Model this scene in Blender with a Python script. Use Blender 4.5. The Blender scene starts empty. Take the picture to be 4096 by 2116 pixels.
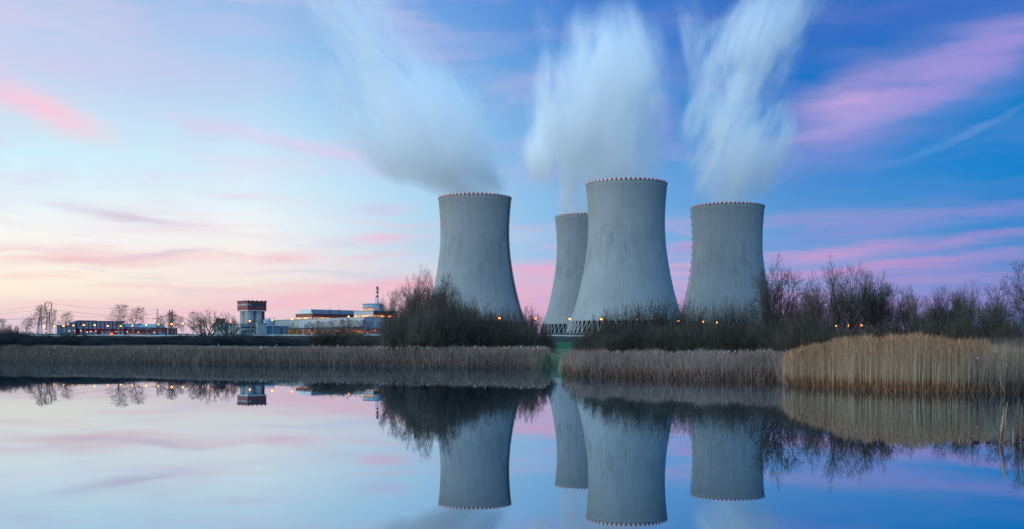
import bpy, bmesh, math, random
import numpy as np
from mathutils import Vector, Matrix

R = math.radians
PI = math.pi
SC = bpy.context.scene
COL = SC.collection

# ------------------------------------------------------------------ camera
F = 1100.0            # focal length in pixels of a 1024 wide picture
HY = 349.0            # picture row of the horizon
CH = 2.5              # camera height above the water
cam_d = bpy.data.cameras.new('camera')
cam = bpy.data.objects.new('camera', cam_d)
COL.objects.link(cam)
cam.location = (0, 0, CH)
cam.rotation_euler = (R(90), 0, 0)
cam_d.sensor_width = 36.0
cam_d.lens = 36.0 * F / 1024.0
cam_d.shift_y = (HY - 264.5) / 1024.0
cam_d.clip_start = 0.5
cam_d.clip_end = 20000
SC.camera = cam


def P(px, py, d):
    """world point at distance d north of the camera seen at (px, py)"""
    return Vector(((px - 512) / F * d, d, CH + (HY - py) / F * d))


def PX(px, d):
    return (px - 512) / F * d


def PZ(py, d):
    return CH + (HY - py) / F * d


def lin(c):
    out = []
    for v in c[:3]:
        v = v / 255.0
        out.append(v / 12.92 if v <= 0.04045 else ((v + 0.055) / 1.055) ** 2.4)
    return (out[0], out[1], out[2], 1.0)


# ------------------------------------------------------------------ node helpers
class NT:
    def __init__(self, tree):
        self.t = tree
        self.n = tree.nodes
        self.l = tree.links

    def put(self, inp, v):
        if v is None:
            return
        if isinstance(v, bpy.types.NodeSocket):
            self.l.new(v, inp)
        else:
            inp.default_value = v

    def math(self, op, a, b=None, c=None, clamp=False):
        n = self.n.new('ShaderNodeMath')
        n.operation = op
        n.use_clamp = clamp
        for i, v in enumerate((a, b, c)):
            if v is not None:
                self.put(n.inputs[i], v)
        return n.outputs[0]

    def vmath(self, op, a, b=None, scale=None):
        n = self.n.new('ShaderNodeVectorMath')
        n.operation = op
        self.put(n.inputs[0], a)
        if b is not None:
            self.put(n.inputs[1], b)
        if scale is not None:
            self.put(n.inputs['Scale'], scale)
        return n.outputs['Value'] if op in ('LENGTH', 'DOT_PRODUCT', 'DISTANCE') else n.outputs[0]

    def comb(self, x=0.0, y=0.0, z=0.0):
        n = self.n.new('ShaderNodeCombineXYZ')
        for i, v in enumerate((x, y, z)):
            self.put(n.inputs[i], v)
        return n.outputs[0]

    def sep(self, v):
        n = self.n.new('ShaderNodeSeparateXYZ')
        self.put(n.inputs[0], v)
        return n.outputs

    def noise(self, vec, scale=1.0, detail=3.0, rough=0.5, color=False, dist=0.0):
        n = self.n.new('ShaderNodeTexNoise')
        self.put(n.inputs['Vector'], vec)
        n.inputs['Scale'].default_value = scale
        n.inputs['Detail'].default_value = detail
        n.inputs['Roughness'].default_value = rough
        n.inputs['Distortion'].default_value = dist
        return n.outputs['Color' if color else 0]

    def smooth(self, v, a, b, lo=0.0, hi=1.0, kind='SMOOTHSTEP'):
        n = self.n.new('ShaderNodeMapRange')
        n.interpolation_type = kind
        self.put(n.inputs['Value'], v)
        self.put(n.inputs['From Min'], a)
        self.put(n.inputs['From Max'], b)
        self.put(n.inputs['To Min'], lo)
        self.put(n.inputs['To Max'], hi)
        return n.outputs[0]

    def mix(self, f, a, b, mode='MIX'):
        n = self.n.new('ShaderNodeMix')
        n.data_type = 'RGBA'
        n.blend_type = mode
        self.put(n.inputs[0], f)
        self.put(n.inputs[6], a)
        self.put(n.inputs[7], b)
        return n.outputs[2]

    def ramp(self, f, stops, interp='LINEAR'):
        n = self.n.new('ShaderNodeValToRGB')
        cr = n.color_ramp
        cr.interpolation = interp
        while len(cr.elements) > 1:
            cr.elements.remove(cr.elements[-1])
        cr.elements[0].position = stops[0][0]
        cr.elements[0].color = stops[0][1]
        for p, c in stops[1:]:
            e = cr.elements.new(p)
            e.color = c
        self.put(n.inputs[0], f)
        return n.outputs[0]

    def curve(self, f, pts):
        """piecewise curve through (x, y), both inside 0..1"""
        n = self.n.new('ShaderNodeFloatCurve')
        c = n.mapping.curves[0]
        while len(c.points) > 2:
            c.points.remove(c.points[1])
        c.points[0].location = pts[0]
        c.points[1].location = pts[-1]
        for p in pts[1:-1]:
            c.points.new(*p)
        n.mapping.update()
        self.put(n.inputs['Value'], f)
        return n.outputs[0]


def new_mat(name):
    m = bpy.data.materials.new(name)
    m.use_nodes = True
    m.node_tree.nodes.clear()
    return m, NT(m.node_tree)


def finish(nt, shader, vol=False):
    o = nt.n.new('ShaderNodeOutputMaterial')
    nt.l.new(shader, o.inputs['Volume' if vol else 'Surface'])


def principled(nt, color, rough=0.8, spec=0.3, metal=0.0, emit=None, es=0.0, normal=None):
    b = nt.n.new('ShaderNodeBsdfPrincipled')
    nt.put(b.inputs['Base Color'], color)
    nt.put(b.inputs['Roughness'], rough)
    nt.put(b.inputs['Specular IOR Level'], spec)
    nt.put(b.inputs['Metallic'], metal)
    if emit is not None:
        nt.put(b.inputs['Emission Color'], emit)
        nt.put(b.inputs['Emission Strength'], es)
    if normal is not None:
        nt.put(b.inputs['Normal'], normal)
    return b.outputs[0]


# ------------------------------------------------------------------ sky
SUN_AZ = -38.0        # degrees from the view axis, to the left
world = bpy.data.worlds.new('World')
SC.world = world
world.use_nodes = True
world.node_tree.nodes.clear()


def dir_of(px, py):
    dx = px - 512.0
    return math.atan2(dx, F), math.atan2(HY - py, math.hypot(F, dx))


def build_world():
    w = NT(world.node_tree)
    tc = w.n.new('ShaderNodeTexCoord').outputs['Generated']
    x, y, z = w.sep(tc)
    az = w.math('ARCTAN2', x, y)
    el = w.math('ARCSINE', z)
    ae = w.comb(az, el, 0.0)
    rows = (349, 334, 318, 304, 290, 270, 250, 220, 190, 150, 100, 50, 0)
    cols = {
        0: [(188, 186, 218), (205, 198, 220), (226, 208, 215), (242, 226, 216), (253, 240, 222), (254, 246, 231), (253, 248, 240), (244, 251, 251),
            (226, 249, 255), (206, 244, 255), (198, 228, 249), (190, 214, 243), (192, 206, 239)],
        256: [(208, 188, 215), (222, 196, 216), (236, 205, 215), (240, 214, 217), (242, 228, 225), (250, 238, 231), (251, 244, 240), (239, 247, 250),
              (220, 243, 253), (205, 234, 252), (184, 218, 246), (164, 205, 242), (150, 190, 235)],
        440: [(208, 176, 208), (214, 178, 208), (220, 180, 208), (232, 184, 206), (226, 202, 220), (206, 215, 232), (180, 216, 240), (170, 216, 243),
              (168, 213, 244), (152, 205, 243), (130, 191, 239), (110, 176, 233), (102, 158, 226)],
        600: [(205, 160, 208), (206, 162, 208), (214, 166, 206), (208, 168, 212), (188, 176, 220), (152, 182, 228), (130, 182, 230), (122, 180, 231),
              (110, 174, 229), (92, 161, 225), (74, 148, 218), (58, 132, 212), (62, 122, 208)],
        800: [(176, 150, 208), (178, 150, 208), (186, 150, 210), (172, 152, 214), (150, 156, 216), (122, 158, 218), (104, 158, 220), (94, 152, 216),
              (74, 144, 213), (48, 136, 209), (22, 120, 202), (10, 108, 195), (26, 104, 192)],
        1024: [(100, 134, 196), (106, 134, 198), (114, 136, 203), (124, 134, 206), (122, 136, 208), (104, 140, 210), (82, 138, 208), (52, 136, 208),
               (18, 133, 208), (0, 128, 206), (0, 126, 205), (8, 116, 200), (18, 108, 196)],
    }
    out = None
    prev = None
    for px in sorted(cols):
        st = []
        for py, c in zip(rows, cols[px]):
            e = dir_of(px, py)[1]
            st.append((max(0.0, e) / 0.5, lin(c)))
        st.append((0.78, lin((110, 160, 220))))
        st.append((1.0, lin((120, 165, 222))))
        f = w.math('DIVIDE', el, 0.5, clamp=True)
        c = w.ramp(f, st)
        a = dir_of(px, 349)[0]
        if out is None:
            out = c
        else:
            out = w.mix(w.smooth(az, prev, a, kind='LINEAR'), out, c)
        prev = a
    # distorted direction for ragged cloud edges
    st_vec = w.vmath('MULTIPLY', ae, (7.0, 26.0, 1.0))
    nz = w.noise(st_vec, 1.0, 4.0, 0.55, color=True)
    nzc = w.vmath('SUBTRACT', nz, (0.5, 0.5, 0.5))
    wob = w.vmath('MULTIPLY', nzc, (0.05, 0.022, 0.0))
    aed = w.vmath('ADD', ae, wob)
    # a streaky cirrus texture that multiplies every cloud
    rot = w.n.new('ShaderNodeMapping')
    rot.inputs['Rotation'].default_value = (0, 0, R(-9))
    rot.inputs['Scale'].default_value = (9.0, 62.0, 1.0)
    w.put(rot.inputs['Vector'], aed)
    streak = w.noise(rot.outputs[0], 1.0, 5.0, 0.62)
    tex = w.smooth(streak, 0.28, 0.68, 0.45, 1.1)

    def cloud(px, py, hw, hh, ang, rgb, s, soft=0.0):
        nonlocal out
        a, e = dir_of(px, py)
        m = w.n.new('ShaderNodeMapping')
        m.vector_type = 'TEXTURE'
        m.inputs['Location'].default_value = (a, e, 0)
        m.inputs['Rotation'].default_value = (0, 0, R(ang))
        m.inputs['Scale'].default_value = (hw / F, hh / F, 1)
        w.put(m.inputs['Vector'], aed)
        d = w.vmath('LENGTH', m.outputs[0])
        k = w.smooth(d, 1.0, soft, 0.0, s)
        k = w.math('MULTIPLY', k, tex, clamp=True)
        out = w.mix(k, out, lin(rgb))

    #      px   py   hw   hh  ang   colour           strength
    for c in (
        (40, 110, 95, 24, -17, (255, 206, 220), 0.95),
        (20, 100, 70, 16, -18, (246, 206, 226), 0.7),
        (95, 60, 130, 40, 4, (212, 204, 238), 0.5),
        (205, 78, 150, 34, 3, (204, 200, 238), 0.55),
        (215, 30, 150, 22, 6, (190, 196, 238), 0.5),
        (262, 136, 130, 11, -8, (226, 212, 242), 0.8),
        (330, 150, 90, 10, -6, (214, 208, 242), 0.7),
        (128, 215, 105, 8, -5, (214, 204, 224), 1.0),
        (92, 259, 135, 11, 1, (240, 203, 208), 1.0),
        (150, 254, 75, 6, 6, (204, 192, 214), 0.9),
        (60, 247, 120, 7, -3, (240, 218, 222), 0.7),
        (284, 257, 55, 10, 3, (246, 204, 214), 0.95),
        (388, 236, 42, 10, 2, (236, 200, 224), 0.9),
        (378, 207, 40, 10, 2, (206, 204, 236), 0.7),
        (240, 160, 90, 9, -4, (228, 218, 244), 0.5),
        (255, 196, 110, 6, -3, (224, 216, 236), 0.5),
        (240, 234, 80, 6, -4, (238, 222, 230), 0.5),
        (300, 300, 190, 12, 5, (246, 194, 206), 0.9),
        (400, 285, 110, 14, 7, (246, 186, 204), 0.9),
        (200, 312, 130, 8, 3, (246, 196, 206), 0.6),
        (540, 283, 70, 12, 3, (236, 176, 206), 0.85),
        (530, 300, 60, 10, 1, (242, 164, 200), 0.9),
        (545, 270, 50, 8, 2, (222, 184, 220), 0.8),
        (430, 40, 150, 40, 5, (150, 168, 228), 0.3),
        (455, 58, 90, 16, 8, (160, 172, 228), 0.4),
        (560, 22, 120, 22, 3, (92, 140, 216), 0.4),
        (545, 172, 55, 14, 6, (160, 164, 226), 0.75),
        (520, 148, 60, 9, 2, (158, 178, 232), 0.7),
        (480, 100, 110, 6, -5, (126, 178, 230), 0.6),
        (655, 125, 45, 40, 0, (142, 144, 216), 0.7),
        (700, 245, 60, 8, 4, (160, 152, 216), 0.7),
        (690, 268, 60, 13, 3, (232, 170, 208), 0.8),
        (690, 285, 60, 7, 2, (234, 172, 208), 0.7),
        (905, 92, 200, 60, 22, (150, 148, 218), 1.0),
        (856, 104, 90, 44, 18, (188, 162, 222), 1.0),
        (965, 62, 125, 36, 22, (160, 150, 220), 0.9),
        (838, 124, 90, 9, 14, (176, 166, 226), 0.85),
        (860, 118, 110, 16, 12, (150, 150, 220), 0.6),
        (930, 115, 90, 10, 10, (76, 140, 212), 0.6),
        (945, 142, 80, 6, 16, (78, 146, 214), 0.9),
        (985, 127, 60, 5, 24, (84, 144, 212), 0.7),
        (900, 12, 140, 20, 4, (88, 108, 200), 0.3),
        (740, 15, 90, 22, 3, (72, 106, 198), 0.3),
        (940, 214, 190, 10, 5, (150, 144, 214), 0.85),
        (860, 232, 190, 9, 4, (142, 146, 214), 0.7),
        (830, 252, 120, 13, 5, (198, 156, 212), 0.8),
        (960, 243, 130, 9, 6, (172, 146, 212), 0.85),
        (930, 262, 150, 8, 3, (184, 148, 210), 0.8),
        (900, 283, 120, 7, 2, (172, 146, 210), 0.7),
        (1000, 46, 90, 26, 22, (158, 146, 220), 0.8),
        (800, 272, 90, 9, 3, (196, 156, 210), 0.65),
        (1000, 300, 120, 12, 1, (146, 138, 206), 0.6),
    ):
        cloud(*c)
    # finer cirrus drawn over the whole sky
    rot2 = w.n.new('ShaderNodeMapping')
    rot2.inputs['Rotation'].default_value = (0, 0, R(-12))
    rot2.inputs['Scale'].default_value = (5.0, 30.0, 1.0)
    rot2.inputs['Location'].default_value = (3.1, 7.7, 0)
    w.put(rot2.inputs['Vector'], aed)
    fine = w.noise(rot2.outputs[0], 1.0, 6.0, 0.6)
    k = w.math('MULTIPLY', w.smooth(fine, 0.46, 0.70, 0.0, 0.5), w.smooth(az, 0.35, -0.1, 0.22, 1.0))
    out = w.mix(k, out, w.mix(0.5, out, lin((236, 205, 232))))
    azt = w.smooth(az, -0.45, 0.45, 0.0, 1.0, 'LINEAR')
    # broad torn sheets of lavender cloud
    r3 = w.n.new('ShaderNodeMapping')
    r3.inputs['Rotation'].default_value = (0, 0, R(-14))
    r3.inputs['Scale'].default_value = (4.2, 13.0, 1.0)
    r3.inputs['Location'].default_value = (1.7, 4.4, 0)
    w.put(r3.inputs['Vector'], aed)
    n3 = w.noise(r3.outputs[0], 1.0, 7.0, 0.58)
    k3 = w.math('MULTIPLY', w.smooth(n3, 0.45, 0.66, 0.0, 0.62), w.smooth(el, 0.06, 0.16))
    k3 = w.math('MULTIPLY', k3, w.ramp(azt, [(0.0, (1, 1, 1, 1)), (0.35, (0.9, 0.9, 0.9, 1)), (0.5, (0.5, 0.5, 0.5, 1)), (0.85, (0.28, 0.28, 0.28, 1))]))
    c3 = w.ramp(azt, [(0.0, lin((222, 208, 238))), (0.3, lin((208, 204, 240))), (0.55, lin((168, 176, 231))), (0.8, lin((112, 130, 212))), (1.0, lin((110, 128, 212)))])
    out = w.mix(k3, out, c3)
    # low pink bars towards the horizon
    r4 = w.n.new('ShaderNodeMapping')
    r4.inputs['Rotation'].default_value = (0, 0, R(-3))
    r4.inputs['Scale'].default_value = (5.5, 66.0, 1.0)
    r4.inputs['Location'].default_value = (5.3, 2.1, 0)
    w.put(r4.inputs['Vector'], aed)
    n4 = w.noise(r4.outputs[0], 1.0, 6.0, 0.6)
    k4 = w.math('MULTIPLY', w.smooth(n4, 0.47, 0.66, 0.0, 0.6), w.smooth(el, 0.15, 0.07))
    c4 = w.ramp(azt, [(0.0, lin((244, 210, 212))), (0.3, lin((246, 200, 208))), (0.55, lin((232, 172, 206))), (0.8, lin((202, 154, 210))), (1.0, lin((160, 142, 208)))])
    out = w.mix(k4, out, c4)
    n5 = w.noise(w.vmath('ADD', r4.outputs[0], (9.0, 4.0, 0.0)), 1.0, 5.0, 0.6)
    k5 = w.math('MULTIPLY', w.smooth(n5, 0.52, 0.68, 0.0, 0.35), w.smooth(el, 0.16, 0.09))
    c5 = w.ramp(azt, [(0.0, lin((206, 204, 222))), (0.4, lin((196, 204, 232))), (0.7, lin((116, 148, 214))), (1.0, lin((92, 132, 206)))])
    out = w.mix(k5, out, c5)
    # unseen sky behind the camera and over head, brightened to light towers and steam
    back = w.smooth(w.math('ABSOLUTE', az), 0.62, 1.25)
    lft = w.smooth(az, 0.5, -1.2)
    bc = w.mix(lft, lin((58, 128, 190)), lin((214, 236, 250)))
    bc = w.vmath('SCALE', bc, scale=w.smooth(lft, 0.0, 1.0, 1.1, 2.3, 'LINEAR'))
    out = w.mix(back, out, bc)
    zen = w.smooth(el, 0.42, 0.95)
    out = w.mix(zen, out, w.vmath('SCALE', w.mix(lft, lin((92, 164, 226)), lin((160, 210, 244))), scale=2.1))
    # a low sun's scattered light from the atmosphere itself
    sk = w.n.new('ShaderNodeTexSky')
    sk.sky_type = 'NISHITA'
    sk.sun_disc = False
    sk.sun_elevation = R(1.0)
    sk.sun_rotation = R(SUN_AZ)
    b1 = w.n.new('ShaderNodeBackground')
    w.put(b1.inputs[0], sk.outputs[0])
    b1.inputs[1].default_value = 0.004
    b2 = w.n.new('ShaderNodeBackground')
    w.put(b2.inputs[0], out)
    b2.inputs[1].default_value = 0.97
    ad = w.n.new('ShaderNodeAddShader')
    w.l.new(b1.outputs[0], ad.inputs[0])
    w.l.new(b2.outputs[0], ad.inputs[1])
    o = w.n.new('ShaderNodeOutputWorld')
    w.l.new(ad.outputs[0], o.inputs['Surface'])


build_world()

# ------------------------------------------------------------------ afterglow of the sun that has just gone down
sd = bpy.data.lights.new('sun', 'SUN')
sd.energy = 0.35
sd.angle = R(25)
sd.color = (1.0, 0.94, 0.88)
sun = bpy.data.objects.new('sun', sd)
COL.objects.link(sun)
_a, _e = R(-75.0), R(14.0)
sun.rotation_euler = Vector((-math.sin(_a) * math.cos(_e), -math.cos(_a) * math.cos(_e), -math.sin(_e))).to_track_quat('-Z', 'Y').to_euler()

SC.view_settings.view_transform = 'Standard'
SC.view_settings.look = 'None'
SC.view_settings.exposure = 0.0
SC.view_settings.gamma = 1.0
SC.view_settings.use_curve_mapping = False
SC.cycles.volume_bounces = 10
SC.cycles.max_bounces = 12
SC.cycles.diffuse_bounces = 2
SC.cycles.glossy_bounces = 3
SC.cycles.transparent_max_bounces = 4
SC.cycles.volume_step_rate = 1.0
SC.cycles.volume_max_steps = 256
SC.cycles.sample_clamp_indirect = 6.0


# ------------------------------------------------------------------ object helpers
def tag(o, label=None, cat=None, group=None, kind=None):
    if label:
        o['label'] = label
    if cat:
        o['category'] = cat
    if group:
        o['group'] = group
    if kind:
        o['kind'] = kind
    return o


def empty(name, loc=(0, 0, 0), rz=0.0, label=None, cat=None, group=None):
    o = bpy.data.objects.new(name, None)
    COL.objects.link(o)
    o.location = loc
    o.rotation_euler = (0, 0, rz)
    o.empty_display_size = 0.5
    return tag(o, label, cat, group)


def link_mesh(name, me, mats, parent=None):
    if not isinstance(mats, (list, tuple)):
        mats = [mats]
    for m in mats:
        me.materials.append(m)
    o = bpy.data.objects.new(name, me)
    COL.objects.link(o)
    if parent is not None:
        o.parent = parent
    return o


def copy_tree(o, parent=None):
    c = o.copy()
    COL.objects.link(c)
    c.parent = parent
    for ch in list(o.children):
        copy_tree(ch, c)
    return c


class MB:
    """collects vertices and faces of one mesh"""

    def __init__(self):
        self.v = []
        self.f = []
        self.m = []
        self.cur = 0

    def face(self, idx):
        self.f.append(idx)
        self.m.append(self.cur)

    def box(self, x0, x1, y0, y1, z0, z1):
        b = len(self.v)
        self.v += [(x0, y0, z0), (x1, y0, z0), (x1, y1, z0), (x0, y1, z0), (x0, y0, z1), (x1, y0, z1), (x1, y1, z1), (x0, y1, z1)]
        for q in ((0, 3, 2, 1), (4, 5, 6, 7), (0, 1, 5, 4), (1, 2, 6, 5), (2, 3, 7, 6), (3, 0, 4, 7)):
            self.face(tuple(b + i for i in q))
        return self

    def quad(self, a, b, c, d):
        k = len(self.v)
        self.v += [tuple(a), tuple(b), tuple(c), tuple(d)]
        self.face((k, k + 1, k + 2, k + 3))
        return self

    def tube(self, pts, rad, n=6, cap=True):
        """tube through pts with a radius (or a list of radii)"""
        pts = [Vector(p) for p in pts]
        if not isinstance(rad, (list, tuple)):
            rad = [rad] * len(pts)
        b = len(self.v)
        for i, p in enumerate(pts):
            d = (pts[min(i + 1, len(pts) - 1)] - pts[max(i - 1, 0)]).normalized()
            up = Vector((0, 0, 1)) if abs(d.z) < 0.9 else Vector((1, 0, 0))
            s = d.cross(up).normalized()
            t = s.cross(d)
            for k in range(n):
                a = 2 * PI * k / n
                self.v.append(tuple(p + (s * math.cos(a) + t * math.sin(a)) * rad[i]))
        for i in range(len(pts) - 1):
            for k in range(n):
                k2 = (k + 1) % n
                self.face((b + i * n + k, b + i * n + k2, b + (i + 1) * n + k2, b + (i + 1) * n + k))
        if cap:
            self.face(tuple(b + k for k in range(n))[::-1])
            e = b + (len(pts) - 1) * n
            self.face(tuple(e + k for k in range(n)))
        return self

    def lathe(self, prof, n=32, a0=0.0, a1=2 * PI, cx=0.0, cy=0.0):
        """surface of revolution of (r, z) points"""
        b = len(self.v)
        full = abs(a1 - a0 - 2 * PI) < 1e-6
        m = n if full else n + 1
        for (r, z) in prof:
            for k in range(m):
                a = a0 + (a1 - a0) * k / n
                self.v.append((cx + r * math.cos(a), cy + r * math.sin(a), z))
        for i in range(len(prof) - 1):
            for k in range(n):
                k2 = (k + 1) % m
                self.face((b + i * m + k, b + i * m + k2, b + (i + 1) * m + k2, b + (i + 1) * m + k))
        return self

    def mesh(self, name, smooth=False):
        me = bpy.data.meshes.new(name)
        me.from_pydata(self.v, [], self.f)
        if any(self.m):
            me.polygons.foreach_set('material_index', self.m)
        if smooth:
            me.polygons.foreach_set('use_smooth', [True] * len(me.polygons))
        me.update()
        return me

    def build(self, name, mats, parent=None, smooth=False):
        return link_mesh(name, self.mesh(name, smooth), mats, parent)


ORD = ['first', 'second', 'third', 'fourth', 'fifth', 'sixth', 'seventh', 'eighth', 'ninth', 'tenth', 'eleventh', 'twelfth', 'thirteenth',
       'fourteenth', 'fifteenth', 'sixteenth', 'seventeenth', 'eighteenth', 'nineteenth', 'twentieth']


# ------------------------------------------------------------------ plain materials
def mat_plain(name, rgb, rough=0.8, var=0.15, scale=0.6, spec=0.2, metal=0.0):
    m, n = new_mat(name)
    tc = n.n.new('ShaderNodeTexCoord').outputs['Object']
    k = n.noise(tc, scale, 4.0, 0.6)
    k = n.smooth(k, 0.3, 0.7, 1 - var, 1 + var, 'LINEAR')
    col = n.mix(1.0, (*rgb, 1), n.comb(k, k, k), 'MULTIPLY')
    finish(n, principled(n, col, rough, spec, metal))
    return m


def mat_panel(name, rgb, step=1.2, rough=0.6, dark=0.82):
    """sheet cladding with upright seams and weathering"""
    m, n = new_mat(name)
    tc = n.n.new('ShaderNodeTexCoord').outputs['Object']
    x, y, z = n.sep(tc)
    s = n.math('ADD', x, n.math('MULTIPLY', y, 1.0))
    fr = n.math('FRACT', n.math('DIVIDE', s, step))
    seam = n.smooth(n.math('ABSOLUTE', n.math('SUBTRACT', fr, 0.5)), 0.40, 0.48, 1.0, dark)
    k = n.noise(n.vmath('MULTIPLY', tc, (0.5, 0.5, 0.12)), 1.0, 5.0, 0.6)
    k = n.smooth(k, 0.3, 0.7, 0.8, 1.14, 'LINEAR')
    k = n.math('MULTIPLY', k, seam)
    col = n.mix(1.0, (*rgb, 1), n.comb(k, k, k), 'MULTIPLY')
    finish(n, principled(n, col, rough, 0.3))
    return m


def mat_lit(name, rgb, strength, dark=(0.25, 0.10, 0.06), scale=(0.5, 0.5, 0.9), lo=0.40, hi=0.62):
    """window band with rooms lit behind it unevenly"""
    m, n = new_mat(name)
    tc = n.n.new('ShaderNodeTexCoord').outputs['Object']
    k = n.noise(n.vmath('MULTIPLY', tc, scale), 1.0, 3.0, 0.6)
    k = n.smooth(k, lo, hi)
    es = n.math('MULTIPLY', k, strength)
    finish(n, principled(n, (*dark, 1), 0.25, 0.5, 0.0, (*rgb, 1), es))
    return m


def mat_emit(name, rgb, strength):
    m, n = new_mat(name)
    e = n.n.new('ShaderNodeEmission')
    e.inputs[0].default_value = (*rgb, 1)
    e.inputs[1].default_value = strength
    finish(n, e.outputs[0])
    return m


M = {}
M['steel'] = mat_plain('galvanised_steel', (0.30, 0.33, 0.36), 0.45, 0.12, 2.0, 0.5, 0.4)
M['dark_steel'] = mat_plain('dark_steel', (0.075, 0.08, 0.095), 0.6, 0.1, 2.0, 0.4)
M['concrete'] = mat_plain('pale_concrete', (0.36, 0.37, 0.37), 0.9, 0.18, 0.25)
M['fill'] = mat_plain('dark_fill', (0.012, 0.014, 0.018), 0.9, 0.3, 0.2)  # interior shade behind the tower legs is put into this colour


# ------------------------------------------------------------------ terrain and water
SHORE = [(-1500, 359.5), (-300, 360.2), (0, 361.0), (100, 362.4), (200, 364.0), (362, 366.0), (450, 367.0), (543, 368.3), (551, 366.2), (557, 366.0),
         (562, 373.0), (572, 375.6), (640, 378.0), (700, 380.0), (776, 381.0), (786, 384.5), (850, 389.0), (900, 391.2), (1000, 393.0), (1100, 393.5), (2600, 394.0)]
_su = np.array([(p - 512) / F for p, _ in SHORE])
_sd = np.array([F * CH / (q - HY) for _, q in SHORE])


def shore(u):
    return np.interp(u, _su, _sd)


_ty = np.array([0, 60, 110, 140, 200, 330, 345, 372, 385, 420, 600, 900, 1050, 1200, 1600, 3000, 9000.0])
_tz = np.array([0.35, 0.5, 1.2, 1.6, 2.45, 4.5, 4.7, 6.35, 6.6, 6.7, 9.6, 14.2, 17.0, 18.4, 20.5, 22.0, 30.0])


def ground_z(x, y):
    x = np.asarray(x, float)
    y = np.asarray(y, float)
    yy = np.maximum(y, 1.0)
    d = yy - shore(x / yy)
    base = np.interp(yy, _ty, _tz) - 5.0 * np.clip((x - 150) / 80.0, 0, 1) * np.clip((yy - 900) / 150.0, 0, 1)
    base = base + 0.12 * np.sin(x * 0.21 + yy * 0.13) * np.clip(yy / 100, 0, 1)
    k = np.clip((d + 4.0) / 10.0, 0, 1)
    z = -0.8 + (base + 0.8) * k * k * (3 - 2 * k)
    return np.where(y < 1.0, np.clip(-0.8 + (-6.0 - y) * 0.3, -0.8, 0.9), z)


def build_ground():
    us = np.concatenate([np.linspace(-6, -0.62, 24), np.linspace(-0.60, 0.60, 241), np.linspace(0.62, 6, 24)])
    ds = np.concatenate([np.linspace(2, 50, 14), np.linspace(54, 240, 150), np.linspace(245, 480, 80), np.geomspace(490, 9000, 46)])
    U, D = np.meshgrid(us, ds)
    X = U * D
    Z = ground_z(X, D)
    nv = U.size
    v = np.stack([X.ravel(), D.ravel(), Z.ravel()], 1)
    a, b = U.shape
    idx = np.arange(nv).reshape(a, b)
    q = np.stack([idx[:-1, :-1].ravel(), idx[:-1, 1:].ravel(), idx[1:, 1:].ravel(), idx[1:, :-1].ravel()], 1)
    # the bank behind the camera
    xs = us * 2.0
    verts = [tuple(p) for p in v]
    faces = [tuple(int(i) for i in p) for p in q]
    row0 = [int(i) for i in idx[0]]
    for (yy, s) in ((-7.0, 1.0), (-12.0, 6.0), (-300.0, 120.0)):
        row = []
        for k in range(b):
            xx = float(xs[k] * s)
            row.append(len(verts))
            verts.append((xx, yy, float(np.clip(-0.8 + (-6.0 - yy) * 0.3, -0.8, 0.9))))
        for k in range(b - 1):
            faces.append((row[k], row[k + 1], row0[k + 1], row0[k]))
        row0 = row
    me = bpy.data.meshes.new('ground')
    me.from_pydata(verts, [], faces)
    me.polygons.foreach_set('use_smooth', [True] * len(me.polygons))
    m, n = new_mat('meadow_ground')
    pos = n.n.new('ShaderNodeNewGeometry').outputs['Position']
    x, y, z = n.sep(pos)
    n1 = n.noise(n.vmath('MULTIPLY', pos, (0.05, 0.25, 0.1)), 1.0, 5.0, 0.6)
    n2 = n.noise(pos, 1.3, 4.0, 0.65)
    wob = n.math('ADD', y, n.math('MULTIPLY', n.math('SUBTRACT', n1, 0.5), 14.0))
    olive = n.mix(n1, (0.075, 0.10, 0.045, 1), (0.16, 0.17, 0.085, 1))
    crop = n.mix(n1, (0.006, 0.070, 0.022, 1), (0.014, 0.10, 0.032, 1))
    scrub = n.mix(n2, (0.012, 0.018, 0.02, 1), (0.035, 0.035, 0.03, 1))
    far = n.mix(n2, (0.03, 0.035, 0.03, 1), (0.06, 0.06, 0.05, 1))
    mud = n.mix(n2, (0.02, 0.017, 0.014, 1), (0.05, 0.04, 0.03, 1))
    c = n.mix(n.smooth(wob, 116.0, 122.0), mud, olive)
    c = n.mix(n.smooth(wob, 196.0, 204.0), c, crop)
    c = n.mix(n.smooth(wob, 318.0, 326.0), c, scrub)
    c = n.mix(n.smooth(y, 430.0, 450.0), c, far)
    c = n.mix(n.smooth(n.math('DIVIDE', x, y), 0.022, 0.012), c, mud)
    c = n.mix(1.0, c, n.comb(*[n.smooth(n2, 0.3, 0.7, 0.7, 1.25, 'LINEAR')] * 3), 'MULTIPLY')
    bm = n.n.new('ShaderNodeBump')
    bm.inputs['Strength'].default_value = 0.6
    bm.inputs['Distance'].default_value = 0.15
    n.put(bm.inputs['Height'], n2)
    finish(n, principled(n, c, 0.95, 0.1, normal=bm.outputs[0]))
    tag(link_mesh('ground', me, m), kind='structure')


build_ground()


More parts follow.
